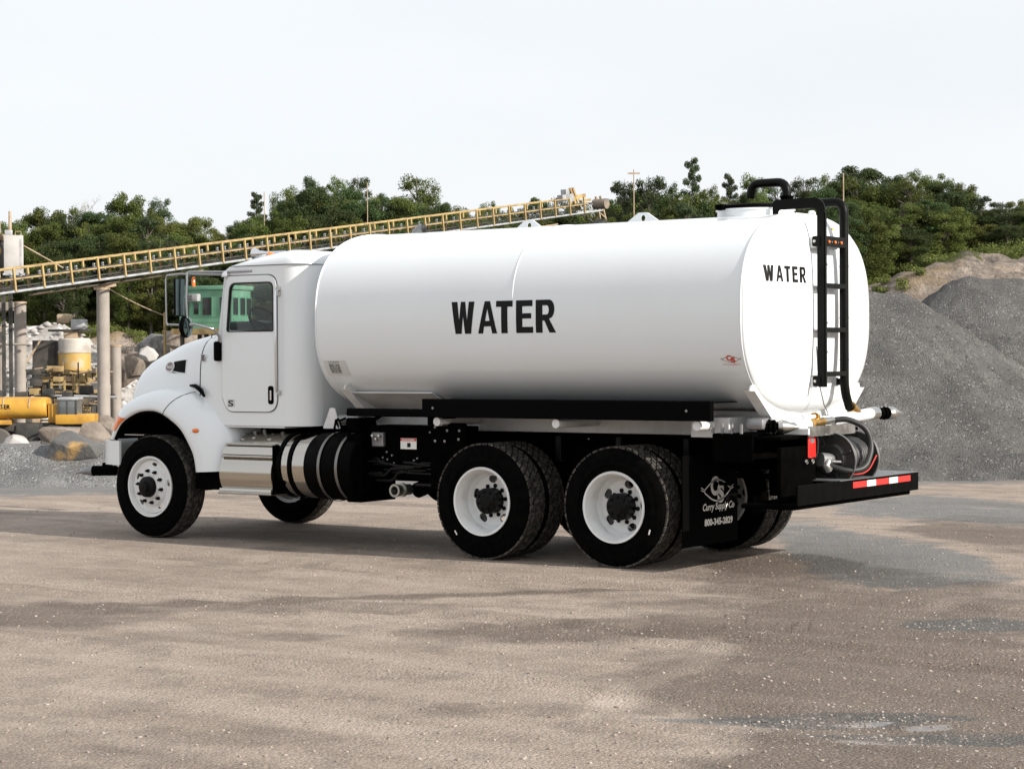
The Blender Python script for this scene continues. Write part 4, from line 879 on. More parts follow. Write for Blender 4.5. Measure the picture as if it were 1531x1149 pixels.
MB().tube([(rx-.03,ry0+.13,rz-.01),(rx-.03,ry0+.16,rz-.04),(rx-.04,ry0+.12,rz-.08)],.034,12).build('hose_fitting', ALU, truck)
MB().cyl((rx-.02,ry0+.10,rz-.01),(rx-.16,ry0-.05,rz-.02),.012,8).build('crank_handle', GREYM, reel)
MB().tube(arcpath([(-1.56,.22,.88),(-1.70,.16,.83),(-1.80,.02,.85),(-1.80,-.12,1.02),(-1.76,-.10,1.20),(-1.62,.0,1.275),(-1.53,.06,1.265)],.22,10), .026, 12).build('feed_hose', HOSE, truck, 60)
MB().tube(arcpath([(-1.70,.14,.80),(-1.81,.0,.81),(-1.83,-.14,.96)],.2,8), .006, 6).build('hose_stripe', DECALR, truck)
MB().tube([(-1.52,.08,1.265),(-1.50,.24,1.255)],.030,14).build('hose_ferrule', ALU, truck)
bv_ = MB(); bv_.tube([(-1.50,.22,1.255),(-1.49,.40,1.248)],.038,14); bv_.tube([(-1.495,.31,1.25),(-1.495,.31,1.315)],.02,10); bv_ = bv_.build('brass_valve', BRASS, truck)
MB().tube([(-1.495,.31,1.315),(-1.495,.36,1.33),(-1.495,.42,1.325)],.010,8).build('valve_handle', BRASS, bv_)
for yy in (.02,-.42): MB().box((rx-.10,yy-.012,.766),(rx-.085,yy+.012,.93),.003).build('reel_post', GREYM, truck)
MB().box((rx+.25,.10,.765),(rx+.3,-.4,.95),.006).build('reel_bracket', CHASSIS, truck)
MB().tube([(-1.45,.03,1.33),(-1.45,.10,1.40),(-1.44,.18,1.60),(-1.43,.20,1.9)],.006,6).build('light_cable', GREYM, truck)
# ------------------------------------------------------------------ far terrain
def bearing_px(a): return 765.5+a*FPX
ROCKM = bpy.data.materials.new('quarry_hillside'); ROCKM.use_nodes = True; t = ROCKM.node_tree; B = t.nodes['Principled BSDF']; B.inputs['Roughness'].default_value = .95; B.inputs['Specular IOR Level'].default_value = .1
tcn = N(t,'ShaderNodeTexCoord').outputs['Object']
n1 = noise(t, tcn, .18, 6, .65); n2 = noise(t, tcn, 1.1, 7, .7); n3 = noise(t, tcn, 5, 6, .7)
veg = mixc(t, rng_(t,n2,.35,.65), (.035,.050,.014), (.10,.105,.035)); veg = mixc(t, rng_(t,n1,.45,.62,0,.7), veg, (.15,.11,.055))
mps = N(t,'ShaderNodeMapping'); mps.inputs['Scale'].default_value = (.35,.35,1.6); t.links.new(tcn, mps.inputs[0]); n4 = noise(t, mps.outputs[0], .9, 7, .7)
rock = mixc(t, rng_(t,n4,.35,.62), (.12,.105,.09), (.34,.28,.235)); rock = mixc(t, rng_(t,n2,.45,.68,0,.85), rock, (.47,.40,.335)); rock = mixc(t, rng_(t,n1,.52,.66,0,.55), rock, (.36,.25,.12))
rock = mixc(t, rng_(t,n3,.56,.7,0,.6), rock, (.07,.06,.052))
av = N(t,'ShaderNodeAttribute', attribute_name='veg')
vm = rng_(t, math_(t,'ADD', av.outputs['Fac'], rng_(t,n2,.3,.7,-.4,.4)), .4, .6)
t.links.new(mixc(t, vm, rock, veg), B.inputs['Base Color'])
bpn = N(t,'ShaderNodeBump'); bpn.inputs['Distance'].default_value = .6; bpn.inputs['Strength'].default_value = .9
t.links.new(math_(t,'MULTIPLY_ADD', n3, .35, n2), bpn.inputs['Height']); t.links.new(bpn.outputs[0], B.inputs['Normal'])
dd = np.array(lin(88,210,1.1)+[215,225,240,270,320,400,600,1000]); aa = np.array([-1.6,-1.2,-.9,-.7,-.5,-.4]+lin(-.33,.33,.0032)+[.35,.4,.5,.7,.9,1.2,1.6])
DD, AA = np.meshgrid(dd, aa, indexing='ij'); UU = AA*DD
HX = CAM.x+Fv.x*DD+Rv.x*UU; HY = CAM.y+Fv.y*DD+Rv.y*UU
def hill_h(d, a, x, y):
    px = 765.5+a*FPX
    n_ = fbm(x,y,.06,71,5); n2_ = fbm(x,y,.35,75,4)
    dl = d+n_*14+n2_*3
    # left and middle: quarry wall then wooded slope
    ll = -2.8+6.6*sstep(147,153,dl)+3.3*sstep(153,176,d)+2.6*sstep(176,200,d)+n2_*1.2*sstep(146,152,dl)
    # right: tan bank, then the wooded rise
    top = np.interp(px, [1180,1304,1340,1385,1440,1531,1800],[5.0,5.6,6.2,7.0,7.5,7.6,7.8])
    dr = d+n_*8+n2_*2.5
    rr_ = -.8+(top+.8)*sstep(96,111,dr)**.8+n2_*1.6*sstep(94,100,dr)+4.2*sstep(118,165,d)+1.5*sstep(165,200,d)
    k = sstep(1020,1240,px); 
    far = sstep(200,320,d)*4
    return ll*(1-k)+rr_*k+far
HZ = hill_h(DD, AA, HX, HY)
px_ = 765.5+AA*FPX; kR = sstep(1020,1240,px_)
vg = (1-kR)*sstep(150.5,155,DD+fbm(HX,HY,.1,91,3)*9)+kR*np.clip(sstep(108.5,112,DD+fbm(HX,HY,.12,92,3)*7)+.75*sstep(1400,1290,px_)*sstep(101,104,DD)*sstep(-.2,.1,fbm(HX,HY,.2,93,3)),0,1)
hill = grid_mesh('hillside', HX, HY, HZ, ROCKM, {'veg':vg}); tag(hill, kind='structure')
def hz(px, d):
    a = (px-765.5)/FPX; x = CAM.x+Fv.x*d+Rv.x*a*d; y = CAM.y+Fv.y*d+Rv.y*a*d
    return float(hill_h(np.array([d]), np.array([a]), np.array([x]), np.array([y]))[0])
# ------------------------------------------------------------------ gravel piles
def gravel_mat(name, c1, c2, sc=26):
    m = bpy.data.materials.new(name); m.use_nodes = True; t = m.node_tree; B = t.nodes['Principled BSDF']; B.inputs['Roughness'].default_value = .95; B.inputs['Specular IOR Level'].default_value = .1
    tcn = N(t,'ShaderNodeTexCoord').outputs['Object']; v_ = N(t,'ShaderNodeTexVoronoi'); v_.inputs['Scale'].default_value = sc; t.links.new(tcn, v_.inputs['Vector'])
    sp = N(t,'ShaderNodeSeparateColor'); t.links.new(v_.outputs['Color'], sp.inputs[0]); n_ = noise(t, tcn, sc*.8, 6, .8); nb = noise(t, tcn, .7, 5, .6)
    c = mixc(t, rng_(t,n_,.32,.68), c1, c2); mpl = N(t,'ShaderNodeMapping'); mpl.inputs['Scale'].default_value = (1.6,1.6,.35); t.links.new(tcn, mpl.inputs[0]); nl_ = noise(t, mpl.outputs[0], 1.6, 6, .7); c = mixc(t, rng_(t,nl_,.4,.66,0,.45), c, tuple(min(1,q*1.35) for q in c2)); c = mixc(t, rng_(t,nb,.38,.62,0,.5), c, tuple(q*.75 for q in c1)); c = mixc(t, rng_(t,sp.outputs[0],.93,.99,0,.6), c, tuple(min(1,q*2.0) for q in c2)); c = mixc(t, rng_(t,sp.outputs[1],.88,.95,0,.6), c, tuple(q*.4 for q in c1))
    t.links.new(c, B.inputs['Base Color']); bp = N(t,'ShaderNodeBump'); bp.inputs['Distance'].default_value = .05; bp.inputs['Strength'].default_value = .8
    t.links.new(math_(t,'MULTIPLY_ADD', v_.outputs['Distance'], -.7, n_), bp.inputs['Height']); t.links.new(bp.outputs[0], B.inputs['Normal']); return m
GRV = gravel_mat('grey_crushed_stone', (.088,.086,.082), (.172,.168,.161), 36); GRVL = gravel_mat('pale_crushed_stone', (.17,.17,.168), (.27,.27,.262), 34)
def pile(name, px, d, h_, ridge, rdir, label, m=GRV, slope=.70, size=7, step=.09, seed=1, z0=-.05, flat=.25):
    """ridge: half length (m) of the flat crest; rdir: crest direction angle relative to the view"""
    c = fpos(px, d, 0); r = h_/slope+ridge+.8; k = int(2*r/step); xs_ = np.linspace(-r, r, k); PX, PY = np.meshgrid(xs_, xs_, indexing='ij')
    wx, wy = PX+c.x, PY+c.y
    dirv = Rv.xy*math.cos(rdir)+Fv.xy.normalized()*math.sin(rdir)
    al = PX*dirv.x+PY*dirv.y; ac = -PX*dirv.y+PY*dirv.x; al = np.sign(al)*np.maximum(np.abs(al)-ridge,0)
    q = np.sqrt(al**2+ac**2)*(1+fbm(np.arctan2(ac,al)*2,ridge+0*al,1.2,seed,3)*.12)
    z = h_-slope*np.sqrt(q**2+flat**2)+slope*flat+fbm(wx,wy,.9,seed+2,4)*.16+fbm(wx,wy,6,seed+4,3)*.045+fbm(wx,wy,25,seed+5,2)*.02
    z = z+fbm(wx,wy,2.2,seed+7,4)*.22*sstep(1.0,.2,z)-.05*np.abs(np.sin(np.arctan2(ac,al)*23+fbm(wx,wy,.8,seed+8,3)*9))*sstep(.2,1.2,z); toe = np.maximum(z, -.25+.0*z); toe = np.where(z < .35, .35-(.35-z)*1.0+.12*sstep(.35,-.2,z), z); z = np.maximum(toe, -.3)
    o = grid_mesh(name, wx, wy, z+z0, m); return tag(o, label, 'gravel pile')
pile('gravel_pile', 1230, 33.6, 2.95, 1.35, .15, 'large dark grey gravel pile directly behind the back of the tanker, the nearest one', seed=3)
pile('gravel_pile', 1505, 38.6, 3.45, .85, .3, 'taller dark grey gravel pile at the right edge, behind the nearest pile', seed=9)
o = pile('gravel_pile', 1420, 29.6, .42, 3.0, 0, 'low skirt of grey gravel spilled along the foot of the big piles', slope=.75, seed=14, flat=.12)
pile('gravel_pile', 55, 30.1, .60, 2.1, .0, 'low pale grey gravel bank at the left edge in front of the yellow tanker', GRVL, .5, seed=21, flat=.35)
pile('gravel_pile', 600, 31.5, .28, 2.6, .0, 'flat pale gravel heap seen under the truck between its axles', GRVL, .3, seed=25, flat=.3)
# ------------------------------------------------------------------ boulders
def boulder_mb(sx, sy, sz, seed, cuts=10, sub=4):
    """angular block: hull of a few random points, softened edges, rough faces"""
    r = random.Random(seed); bm = bmesh.new()
    for _ in range(20):
        p = Vector((r.gauss(0,1),r.gauss(0,1),r.gauss(0,.9))).normalized()*r.uniform(.86,1.06); bm.verts.new(p)
    o_ = bmesh.ops.convex_hull(bm, input=bm.verts[:]); bmesh.ops.delete(bm, geom=list({q for q in o_['geom_interior'] if isinstance(q, bmesh.types.BMVert)}), context='VERTS')
    bmesh.ops.bevel(bm, geom=bm.edges[:], offset=.045, segments=2, affect='EDGES', profile=.6)
    bmesh.ops.triangulate(bm, faces=bm.faces[:]); bmesh.ops.subdivide_edges(bm, edges=bm.edges[:], cuts=2, use_grid_fill=True)
    co = np.array([q.co[:] for q in bm.verts]); nn = fbm(co[:,0]*2+co[:,2]*3,co[:,1]*2+co[:,2],2.2,seed,4)*.07
    for i, q in enumerate(bm.verts): q.co *= 1+nn[i]; q.co = Vector((q.co.x*sx, q.co.y*sy, q.co.z*sz))
    mb = MB(); bm.verts.index_update(); mb.add([q.co.copy() for q in bm.verts], [tuple(q.index for q in f.verts) for f in bm.faces]); bm.free(); return mb
BR1 = mat('boulder_grey', (.10,.098,.095), .85, col2=(.22,.21,.20), scale=3, lo=.35, hi=.65, bump=.6, bscale=14, bdist=.03)
BR2 = mat('boulder_brown', (.12,.095,.075), .85, col2=(.24,.20,.165), scale=2.5, lo=.35, hi=.65, bump=.6, bscale=14, bdist=.03)
BR3 = mat('boulder_rust', (.10,.098,.095), .85, col2=(.36,.23,.09), scale=1.1, lo=.60, hi=.66, bump=.6, bscale=14, bdist=.03)
def boulder(px, py_mid, d, w_, h_, m, label, seed, rz=0):
    b = boulder_mb(w_/2, w_*.4, h_/2, seed).build('boulder', m, None, 25); b.location = fpos(px, d, zat(py_mid, d)); b.rotation_euler = (0,0,math.atan2(Rv.y,Rv.x)+rz); return tag(b, label, 'boulder', None)
boulder(108, 668, 29.6, .92, .60, BR3, 'large grey boulder with a rust stained face, left of the front bumper', 3)
boulder(138, 655, 31.2, .62, .72, BR2, 'brown boulder behind the rust stained one, beside the bumper', 8, .4)
boulder(90, 645, 32.5, .9, .45, BR2, 'flat brown boulder on the gravel behind the rust stained one', 12)
boulder(22, 660, 30.2, .5, .34, mat('boulder_pale',(.30,.28,.26),.9,col2=(.42,.40,.38),scale=4,bump=.5,bscale=14,bdist=.03), 'small pale boulder at the left edge in front of the yellow tanker wheel', 15)
boulder(160, 636, 33.0, .45, .5, BR2, 'rounded brown boulder partly hidden by the truck bumper', 18)
# rubble face behind the concrete columns
rub = pile('rubble_heap', 20, 137, 7.2, 3.4, 0, 'tall heap of broken pale rock behind the concrete columns at left', gravel_mat('broken_rock',(.24,.225,.205),(.44,.42,.40),2.4), .9, step=.35, seed=31, z0=-2.8, flat=.6)
rub['category'] = 'rock heap'
pts = []; szs = []; r_ = np.random.default_rng(12)
me_ = rub.data; vv = np.array([q.co[:] for q in me_.vertices]); idx = r_.choice(len(vv), 2600); pts = vv[idx]+r_.uniform(-.2,.2,(2600,3)); szs = r_.uniform(.09,.34,2600)
st_ = stones('rubble_blocks', pts, szs, island_mat('rubble_block',[(.20,.185,.17),(.34,.32,.30),(.46,.44,.42),(.56,.54,.52)]), 'broken pale rocks covering the tall heap', 6)
for (px, d, w_, h_, sd, m_, lb) in ((205,128,2.6,2.2,40,BR2,'dark brown rock block in the quarry just left of the hood'),(232,140,3.4,3.0,41,BR1,'grey rock ledge block below the cabin, above the truck hood'),(268,138,3.0,2.0,42,BR2,'brown rock block under the green cabin'),(222,112,1.5,1.0,43,mat('rock_white',(.42,.40,.38),.9,bump=.4,bscale=8,bdist=.05),'pale rock lump above the front of the hood'),(190,134,2.4,3.0,44,BR2,'brown broken rock block right of the short concrete column')):
    b = boulder_mb(w_/2, w_*.4, h_/2, sd).build('boulder', m_, None, 25); b.location = fpos(px, d, zat({205:545,232:520,268:505,222:528,190:548}[px], d)); b.rotation_euler = (0,0,sd); tag(b, lb, 'boulder')
# ------------------------------------------------------------------ quarry plant on the pit floor
CONC = mat('concrete', (.34,.30,.265), .85, col2=(.26,.23,.20), scale=.9, lo=.35, hi=.7, bump=.3, bscale=6, bdist=.05)
CYEL = mat('plant_yellow', (.42,.31,.13), .8, col2=(.27,.18,.085), scale=1.6, lo=.4, hi=.62)
CTAN = mat('plant_tan', (.45,.35,.24), .7, col2=(.33,.24,.15), scale=2)
CGREY = mat('plant_grey', (.45,.46,.47), .5, .2, col2=(.33,.33,.33), scale=2)
DARKM = mat('plant_dark', (.03,.03,.028), .7, col2=(.07,.062,.052), scale=1.5)
PF = -2.6
def column(px, d, ytop, wpx, label, zb=PF):
    p = fpos(px, d, zb); r_c = wpx*d/FPX/2; h_ = zat(ytop,d)-zb
    o = empty('concrete_column', p); tag(o, label, 'column')
    MB().lathe([(r_c,0),(r_c,h_)],24,(0,0,0),'Z').build('shaft', CONC, o, 40)
    MB().lathe([(r_c*1.08,h_),(r_c*1.08,h_+.12),(.01,h_+.12)],24,(0,0,0),'Z').build('cap_plate', CTAN, o, 40); return o
column(155,118,430,19,'tall round concrete column holding up the middle of the conveyor')
column(173.5,124,515,16,'short round concrete column right behind the tall one, left of the hood')
column(31,119,450,18,'round concrete column at left under the beam, in front of the rubble heap')
column(2,121,487,14,'round concrete column cut by the left edge of the photo')
e0 = fpos(-60,119,0); e1_ = fpos(24,119,0)
def beam(a, b, w_, h_, mb=None):
    """rectangular bar from a to b, width w (horizontal) and height h"""
    mb = mb or MB(); a = Vector(a); b = Vector(b); t_ = (b-a).normalized(); sd = t_.cross(Vector((0,0,1)))
    if sd.length < .01: sd = Vector((1,0,0))
    sd.normalize(); up = sd.cross(t_).normalized()
    vs = [p+sd*i*w_/2+up*j*h_/2 for p in (a,b) for i,j in ((-1,-1),(1,-1),(1,1),(-1,1))]
    mb.add(vs, [(0,1,2,3),(7,6,5,4),(0,4,5,1),(1,5,6,2),(2,6,7,3),(3,7,4,0)]); return mb
o = beam((e0.x,e0.y,zat(454,119)),(e1_.x,e1_.y,zat(454,119)),.8,.5).build('concrete_beam', CONC, None, 0); tag(o,'horizontal concrete beam resting on the column at the left edge','beam')
a_, b_ = fpos(-60,118.2,zat(509,118)), fpos(46,118.2,zat(511,118)); o = MB().tube([a_,b_],.07,8).build('cross_pipe', CONC, None); tag(o,'thin pale pipe running across the left columns','pipe')
# conveyor -------------------------------------------------------
C0, C1 = fpos(-90,106,zat(446,106)), fpos(893,160,zat(316,160))      # centre line of the bottom chord
CV = C1-C0; CL = CV.length; CT = CV.normalized(); CS_ = CT.cross(Vector((0,0,1))).normalized(); CU = CS_.cross(CT).normalized()
conv = tag(empty('belt_conveyor', C0), 'long inclined conveyor with yellow handrails rising behind the truck to the right', 'conveyor')
def cp(s_, side, up): return CT*s_+CS_*side+CU*up
TR = Matrix.Identity(4)
for sd in (-.55,.55):
    MB().tube([cp(0,sd,0),cp(CL,sd,0)],.075,8).build('bottom_chord', CGREY, conv)
    MB().tube([cp(0,sd,1.26),cp(CL*.93,sd,1.26)],.05,6).build('handrail', CYEL, conv)
    MB().tube([cp(0,sd,.68),cp(CL*.97,sd,.68)],.05,6).build('mid_rail', CYEL, conv)
beam(cp(0,0,.72),cp(CL*.98,0,.72),.9,.05).build('belt', DARKM, conv, 0)
beam(cp(0,0,.25),cp(CL*.97,0,.25),.75,.05).build('return_belt', DARKM, conv, 0)
post = beam((0,0,0),CU*1.28,.12,.11).mesh('post', CYEL, 0); br = beam(CS_*-.5,CS_*.5,.08,.10).mesh('idler', CGREY, 0)
idp = beam((0,0,0),CU*.5,.13,.10).mesh('idler_bracket', CGREY, 0); dg = beam((0,0,0),cp(.85,0,.50),.04,.07).mesh('brace', CTAN, 0)
def addp(me_, loc, name, parent=conv):
    o = bpy.data.objects.new(name, me_); S.collection.objects.link(o); o.parent = parent; o.location = loc; return o
k = 0; s_ = .6
while s_ < CL-1.5:
    for sd in (-.62,.62): addp(post, cp(s_,sd,0), 'post')
    for f in (.33,.66): addp(idp, cp(s_+2.1*f,-.45,.45), 'idler_bracket'); addp(br, cp(s_+2.1*f,0,.62), 'idler')
    if k%2 == 0: addp(dg, cp(s_+.2,-.5,.05), 'brace')
    s_ += 2.1; k += 1
# lower truss chord with hangers
lo0, lo1 = fpos(45,114,zat(437,114)), fpos(305,124,zat(401,124)); 
for a, b in ((lo0,lo1),(fpos(470,136,zat(386,136)), fpos(835,155,zat(336,155)))):
    MB().tube([a-C0,b-C0],.06,6).build('truss_chord', CTAN, conv); n_ = int((b-a).length/1.5)
    for i in range(n_):
        p = a.lerp(b,i/n_)-C0; q_ = p.dot(CT); tgt = cp(q_+(.6 if i%2 else -.2),.4,0); beam(p, tgt, .05,.05).build('hanger', DARKM, conv, 0)
beam(fpos(144,118,zat(428,118))-C0, fpos(172,118.5,zat(423,118.5))-C0, .9,.16).build('saddle_plate', CTAN, conv, 0)
# head drum, guards and chute at the top end
hd = C1-C0
q = MB(); a = hd+CT*.7+CU*.5; q.tube([a-CS_*.6,a+CS_*.6],.42,22); q.build('head_drum', mat('drum_grey',(.15,.14,.13),.8,col2=(.25,.20,.15),scale=2), conv, 40)
q = MB(); 
for dx in (-1.9,-1.5): beam(hd+CT*(dx)+CU*.2-CS_*.6, hd+CT*(dx-.9)+CU*2.0-CS_*.6, .22,.22, q)
beam(hd+CT*-2.6+CU*1.2-CS_*.6, hd+CT*-.6+CU*1.3-CS_*.6,.15,.3,q); beam(hd+CT*-1.4+CU*.9-CS_*.6, hd+CT*.2+CU*.9-CS_*.6,.12,.2,q); q.build('head_frame', CYEL, conv, 0)
q = MB(); beam(hd+CT*-4.4+CU*1.0, hd+CT*-4.4+CU*2.0, .5,.5,q); beam(hd+CT*-5.2+CU*1.3, hd+CT*-3.6+CU*1.3, .5,.6,q); q.build('drive_motor', CGREY, conv, 0)
q = MB()
for o1 in (0,.95): beam(hd+CT*(1.0+o1*.7)+CU*1.1-CS_*.6, hd+CT*(2.0+o1)+CU*-3.2-CS_*.6, .14,.14,q)
for i in range(7): f = i/7; beam(hd+CT*(1.0+f*1.0)+CU*(1.1-4.3*f)-CS_*.6, hd+CT*(1.68+(f+.14)*1.3)+CU*(1.1-4.3*(f+.14))-CS_*.6, .08,.08,q)
q.build('chute_ladder', CTAN, conv, 0)
q = MB(); beam(hd+CT*-1.6+CU*-.1-CS_*.5, hd+CT*1.4+CU*-1.5-CS_*.5,.1,.1,q); beam(hd+CT*-.2+CU*-1.4, hd+CT*1.6+CU*-1.4,1.0,.25,q); beam(hd+CT*.2+CU*-.9, hd+CT*1.5+CU*-3.6,.9,.9,q); q.build('discharge_chute', DARKM, conv, 0)
legm = MB()
for sx_ in (-1,1): beam(hd+CT*.6+CS_*sx_*.6+Vector((0,0,-1)), hd+CT*.6+CS_*sx_*1.1+Vector((0,0,PF-C1.z+0)),.3,.3,legm)
legm.build('support_leg', DARKM, conv, 0)
def wire(a, b, r_, label, m=GREYM, sag=.3):
    pts = [a.lerp(b,i/12)-Vector((0,0,sag*math.sin(PI*i/12))) for i in range(13)]; o = MB().tube(pts, r_, 5).build('guy_wire', m); tag(o, label, 'wire')
wire(fpos(36,116,zat(363,116)), fpos(96,116,zat(397,116)), .045, 'taut pale guy wire from the grey cabinet down to the conveyor', CTAN, .0)
wire(fpos(163,119,zat(428,119)), fpos(247,130,zat(469,130)), .035, 'thin guy wire from the tall column down to the yellow post', CTAN, .1)
# grey cabinet with plant machinery at top left
cab_ = empty('control_cabinet', fpos(22,115,zat(405,115))); tag(cab_,'pale grey steel cabinet standing high on the plant tower at the left edge','cabinet'); cab_.rotation_euler = (0,0,math.atan2(Rv.y,Rv.x)+.25)
MB().box((-.55,-.5,0),(.55,.5,2.2),.03).build('body', mat('cabinet_grey',(.47,.45,.43),.6,col2=(.40,.38,.36),scale=1.5), cab_)
MB().box((-.62,-.58,-.12),(.62,.58,-.0),.01).build('base', CGREY, cab_); MB().tube([(.1,-.3,2.2),(.1,-.3,2.42),(.42,-.3,2.42),(.42,-.3,2.2)],.03,6).build('rail', CTAN, cab_); MB().box((-.5,-.4,2.2),(-.05,.4,2.5),.04).build('hood', CGREY, cab_)
MB().box((.35,-.515,.2),(.45,-.50,2.0)).build('door_edge', CGREY, cab_)
tw = empty('plant_tower', fpos(-14,116,PF)); tw.rotation_euler = (0,0,math.atan2(Rv.y,Rv.x)); tag(tw,'dark steel plant tower with yellow motor cut by the left edge','tower')
ht = zat(400,116)-PF
for x in (-1.2,1.0):
    for y in (-.8,.8): MB().box((x-.1,y-.1,0),(x+.1,y+.1,ht),0).build('leg', DARKM, tw, 0)
MB().box((-1.5,-1.1,ht-.28),(2.0,1.1,ht-.12)).build('platform', DARKM, tw, 0); MB().box((-1.3,-.9,ht),(.75,.9,ht+1.7),.05).build('machine', DARKM, tw)
MB().lathe([(.01,-1.0),(.36,-1.0),(.36,-.8),(.25,-.7),(.01,-.7)],20,(.62,-.2,ht+1.05),'Y').build('motor', CYEL, tw); MB().box((-1.0,-1,ht+1.7),(.9,.8,ht+2.1),.05).build('hopper', CTAN, tw); MB().box((-.3,-1.0,ht+2.1),(.9,-.9,ht+2.8)).build('guard', CTAN, tw, 0)
# poles
def pole(px, d, ytop, label, r_=.10, zb=None, arm=False, m=None):
    zb = hz(px,d)-.2 if zb is None else zb; p = fpos(px,d,zb); o = empty('utility_pole', p); tag(o, label, 'pole'); h_ = zat(ytop,d)-zb
    MB().tube([(0,0,0),(0,0,h_)],[r_,r_*.75],8).build('pole_shaft', m or CTAN, o)
    if arm: beam(Rv.xy.to_3d()*-.5+Vector((0,0,h_-.3)), Rv.xy.to_3d()*.5+Vector((0,0,h_-.3)),.09,.12).build('cross_arm', CTAN, o, 0)
pole(949,160,255,'bare pale utility pole rising left of the pines above the tank', .06, arm=True)
pole(1262,120,262,'bare pole among the trees directly above the ladder', .05)
pole(551,170,272,'thin pale pole standing among trees above the front of the tank', .05)
pole(397,172,285,'thin pole at the left end of the tree group above the cab', .05)
pole(17,118,312,'bare pale mast rising above the grey cabinet at left', .11, zat(350,118))
# green cabin
GRN = mat('cabin_green', (.17,.37,.245), .6, col2=(.13,.31,.20), scale=1.5); GRN2 = mat('cabin_green_trim', (.10,.27,.17), .6); DKW = mat('dark_window', (.012,.014,.013), .1, coat=.5)
gc = empty('control_cabin', fpos(338,126,zat(489,126))); tag(gc,'small green control cabin with dark windows seen behind the cab and mirror','cabin')
ga = math.atan2(Rv.y,Rv.x); gc.rotation_euler = (0,0,ga-.42)
# local x to the right along the long front, -y toward camera
gw, gd_, gh = 2.7, 2.3, 2.45
plateG = MB().box((-gw,-gd_/2,0),(1.15,gd_/2,gh),.01).build('wall', GRN, gc, 0)
MB().box((-gw-.12,-gd_/2-.12,gh),(1.3,gd_/2+.12,gh+.26),.02).build('roof', GRN, gc); MB().box((-gw-.06,-gd_/2-.06,gh-.03),(1.22,gd_/2+.06,gh+.0)).build('roof_trim', GRN2, gc, 0)
for (x0, x1) in ((-2.5,-1.95),(-.95,-.3),(.35,.95)):
    f_ = MB().box((x0-.06,-gd_/2-.03,.80),(x1+.06,-gd_/2,2.02)).build('window', GRN2, gc, 0); MB().box((x0,-gd_/2-.04,.86),(x1,-gd_/2-.03,1.96)).build('pane', DKW, f_, 0)
f_ = MB().box((-1.75,-gd_/2-.03,.86),(-1.15,-gd_/2,1.66)).build('window', GRN2, gc, 0); MB().box((-1.6,-gd_/2-.04,.92),(-1.25,-gd_/2-.03,1.6)).build('pane', DKW, f_, 0)
ac = MB().box((-1.85,-gd_/2-.4,1.72),(-1.1,-gd_/2,2.2),.03).build('air_conditioner', CGREY, gc)
for k in range(4): MB().box((-1.8,-gd_/2-.415,1.78+k*.1),(-1.5,-gd_/2-.4,1.83+k*.1)).build('louvre', DARKM, ac, 0)
for y0 in (-.95,-.1,.65): f_ = MB().box((1.15,y0-.04,.80),(1.17,y0+.6,1.98)).build('window', GRN2, gc, 0); MB().box((1.17,y0,.86),(1.18,y0+.55,1.92)).build('pane', DKW, f_, 0)
for z in (.38,.70): MB().box((-gw-.01,-gd_/2-.012,z),(1.17,-gd_/2,z+.03)).build('panel_joint', GRN2, gc, 0)
q = MB()
for x in (-gw+.1,-.8,1.05):
    for y in (-1,1): q.box((x-.1,y-.1,-.45-(zat(489,126)-PF)),(x+.1,y+.1,-.35))
q.build('support_legs', DARKM, gc, 0)['kind'] = 'stuff'
MB().box((-gw-.3,-gd_/2-.5,-.35),(1.6,gd_/2+.4,0)).build('platform', CYEL, gc, 0)
o = MB().lathe([(.01,0),(.12,0),(.12,.5),(.05,.6),(.01,.6)],10,(0,0,0),'Z').build('marker_post', ORANGE); o.location = fpos(290.5,124,zat(426,124)); tag(o,'small orange beacon on top of the green cabin roof','beacon')
# yellow post
o = empty('yellow_post', fpos(247,128,zat(492,128)-2)); tag(o,'thin yellow steel post on the quarry ledge left of the mirror','post')
MB().box((-.06,-.06,0),(.06,.06,3.2),0).build('shaft', CYEL, o, 0); beam((-.4,.2,2.0),(.4,-.2,2.0),.08,.08).build('rail', CYEL, o, 0)
# cone crusher ---------------------------------------------------
cr_ = empty('rock_crusher', fpos(112,124,PF)); cr_.rotation_euler = (0,0,ga); tag(cr_,'rock crusher with a white and yellow drum on a yellow frame beside the tall column','crusher')
zz = lambda py: zat(py,124)-PF
MB().lathe([(.95,zz(553)),(1.0,zz(548)),(1.0,zz(524))],36,(0,0,0),'Z').build('lower_drum', mat('crusher_yellow',(.52,.33,.09),.55,col2=(.52,.42,.28),scale=.8,lo=.5,hi=.6), cr_, 40)
MB().lathe([(1.0,zz(524)),(1.04,zz(524)),(1.04,zz(521)),(1.0,zz(521)),(1.0,zz(504)),(.9,zz(502)),(.01,zz(502))],36,(0,0,0),'Z').build('upper_drum', mat('crusher_cream',(.50,.47,.42),.6,col2=(.36,.32,.28),scale=1.1,lo=.5,hi=.65), cr_, 40)
for k in range(9): a = 2*PI*k/9; MB().cyl((.85*math.cos(a),.85*math.sin(a),zz(563)),(.85*math.cos(a),.85*math.sin(a),zz(552)),.09,8).build('spring_post', CTAN, cr_)
MB().box((-1.3,-1.1,zz(566)),(1.2,1.1,zz(562)),.02).build('deck', CYEL, cr_)
MB().lathe([(.7,zz(580)),(.9,zz(566))],24,(0,0,0),'Z').build('base_cone', DARKM, cr_)
for x in (-1.2,-.4,.4,1.1): MB().box((x-.06,-1.15,zz(582)),(x+.06,-1.05,zz(548))).build('frame_post', CYEL, cr_, 0)
for py in (555,572): MB().box((-1.3,-1.18,zz(py)),(1.2,-1.10,zz(py)+.1)).build('frame_rail', CYEL, cr_, 0)
MB().box((-1.6,-1.3,zz(584)),(1.4,1.3,zz(579)),.02).build('lower_deck', CYEL, cr_)
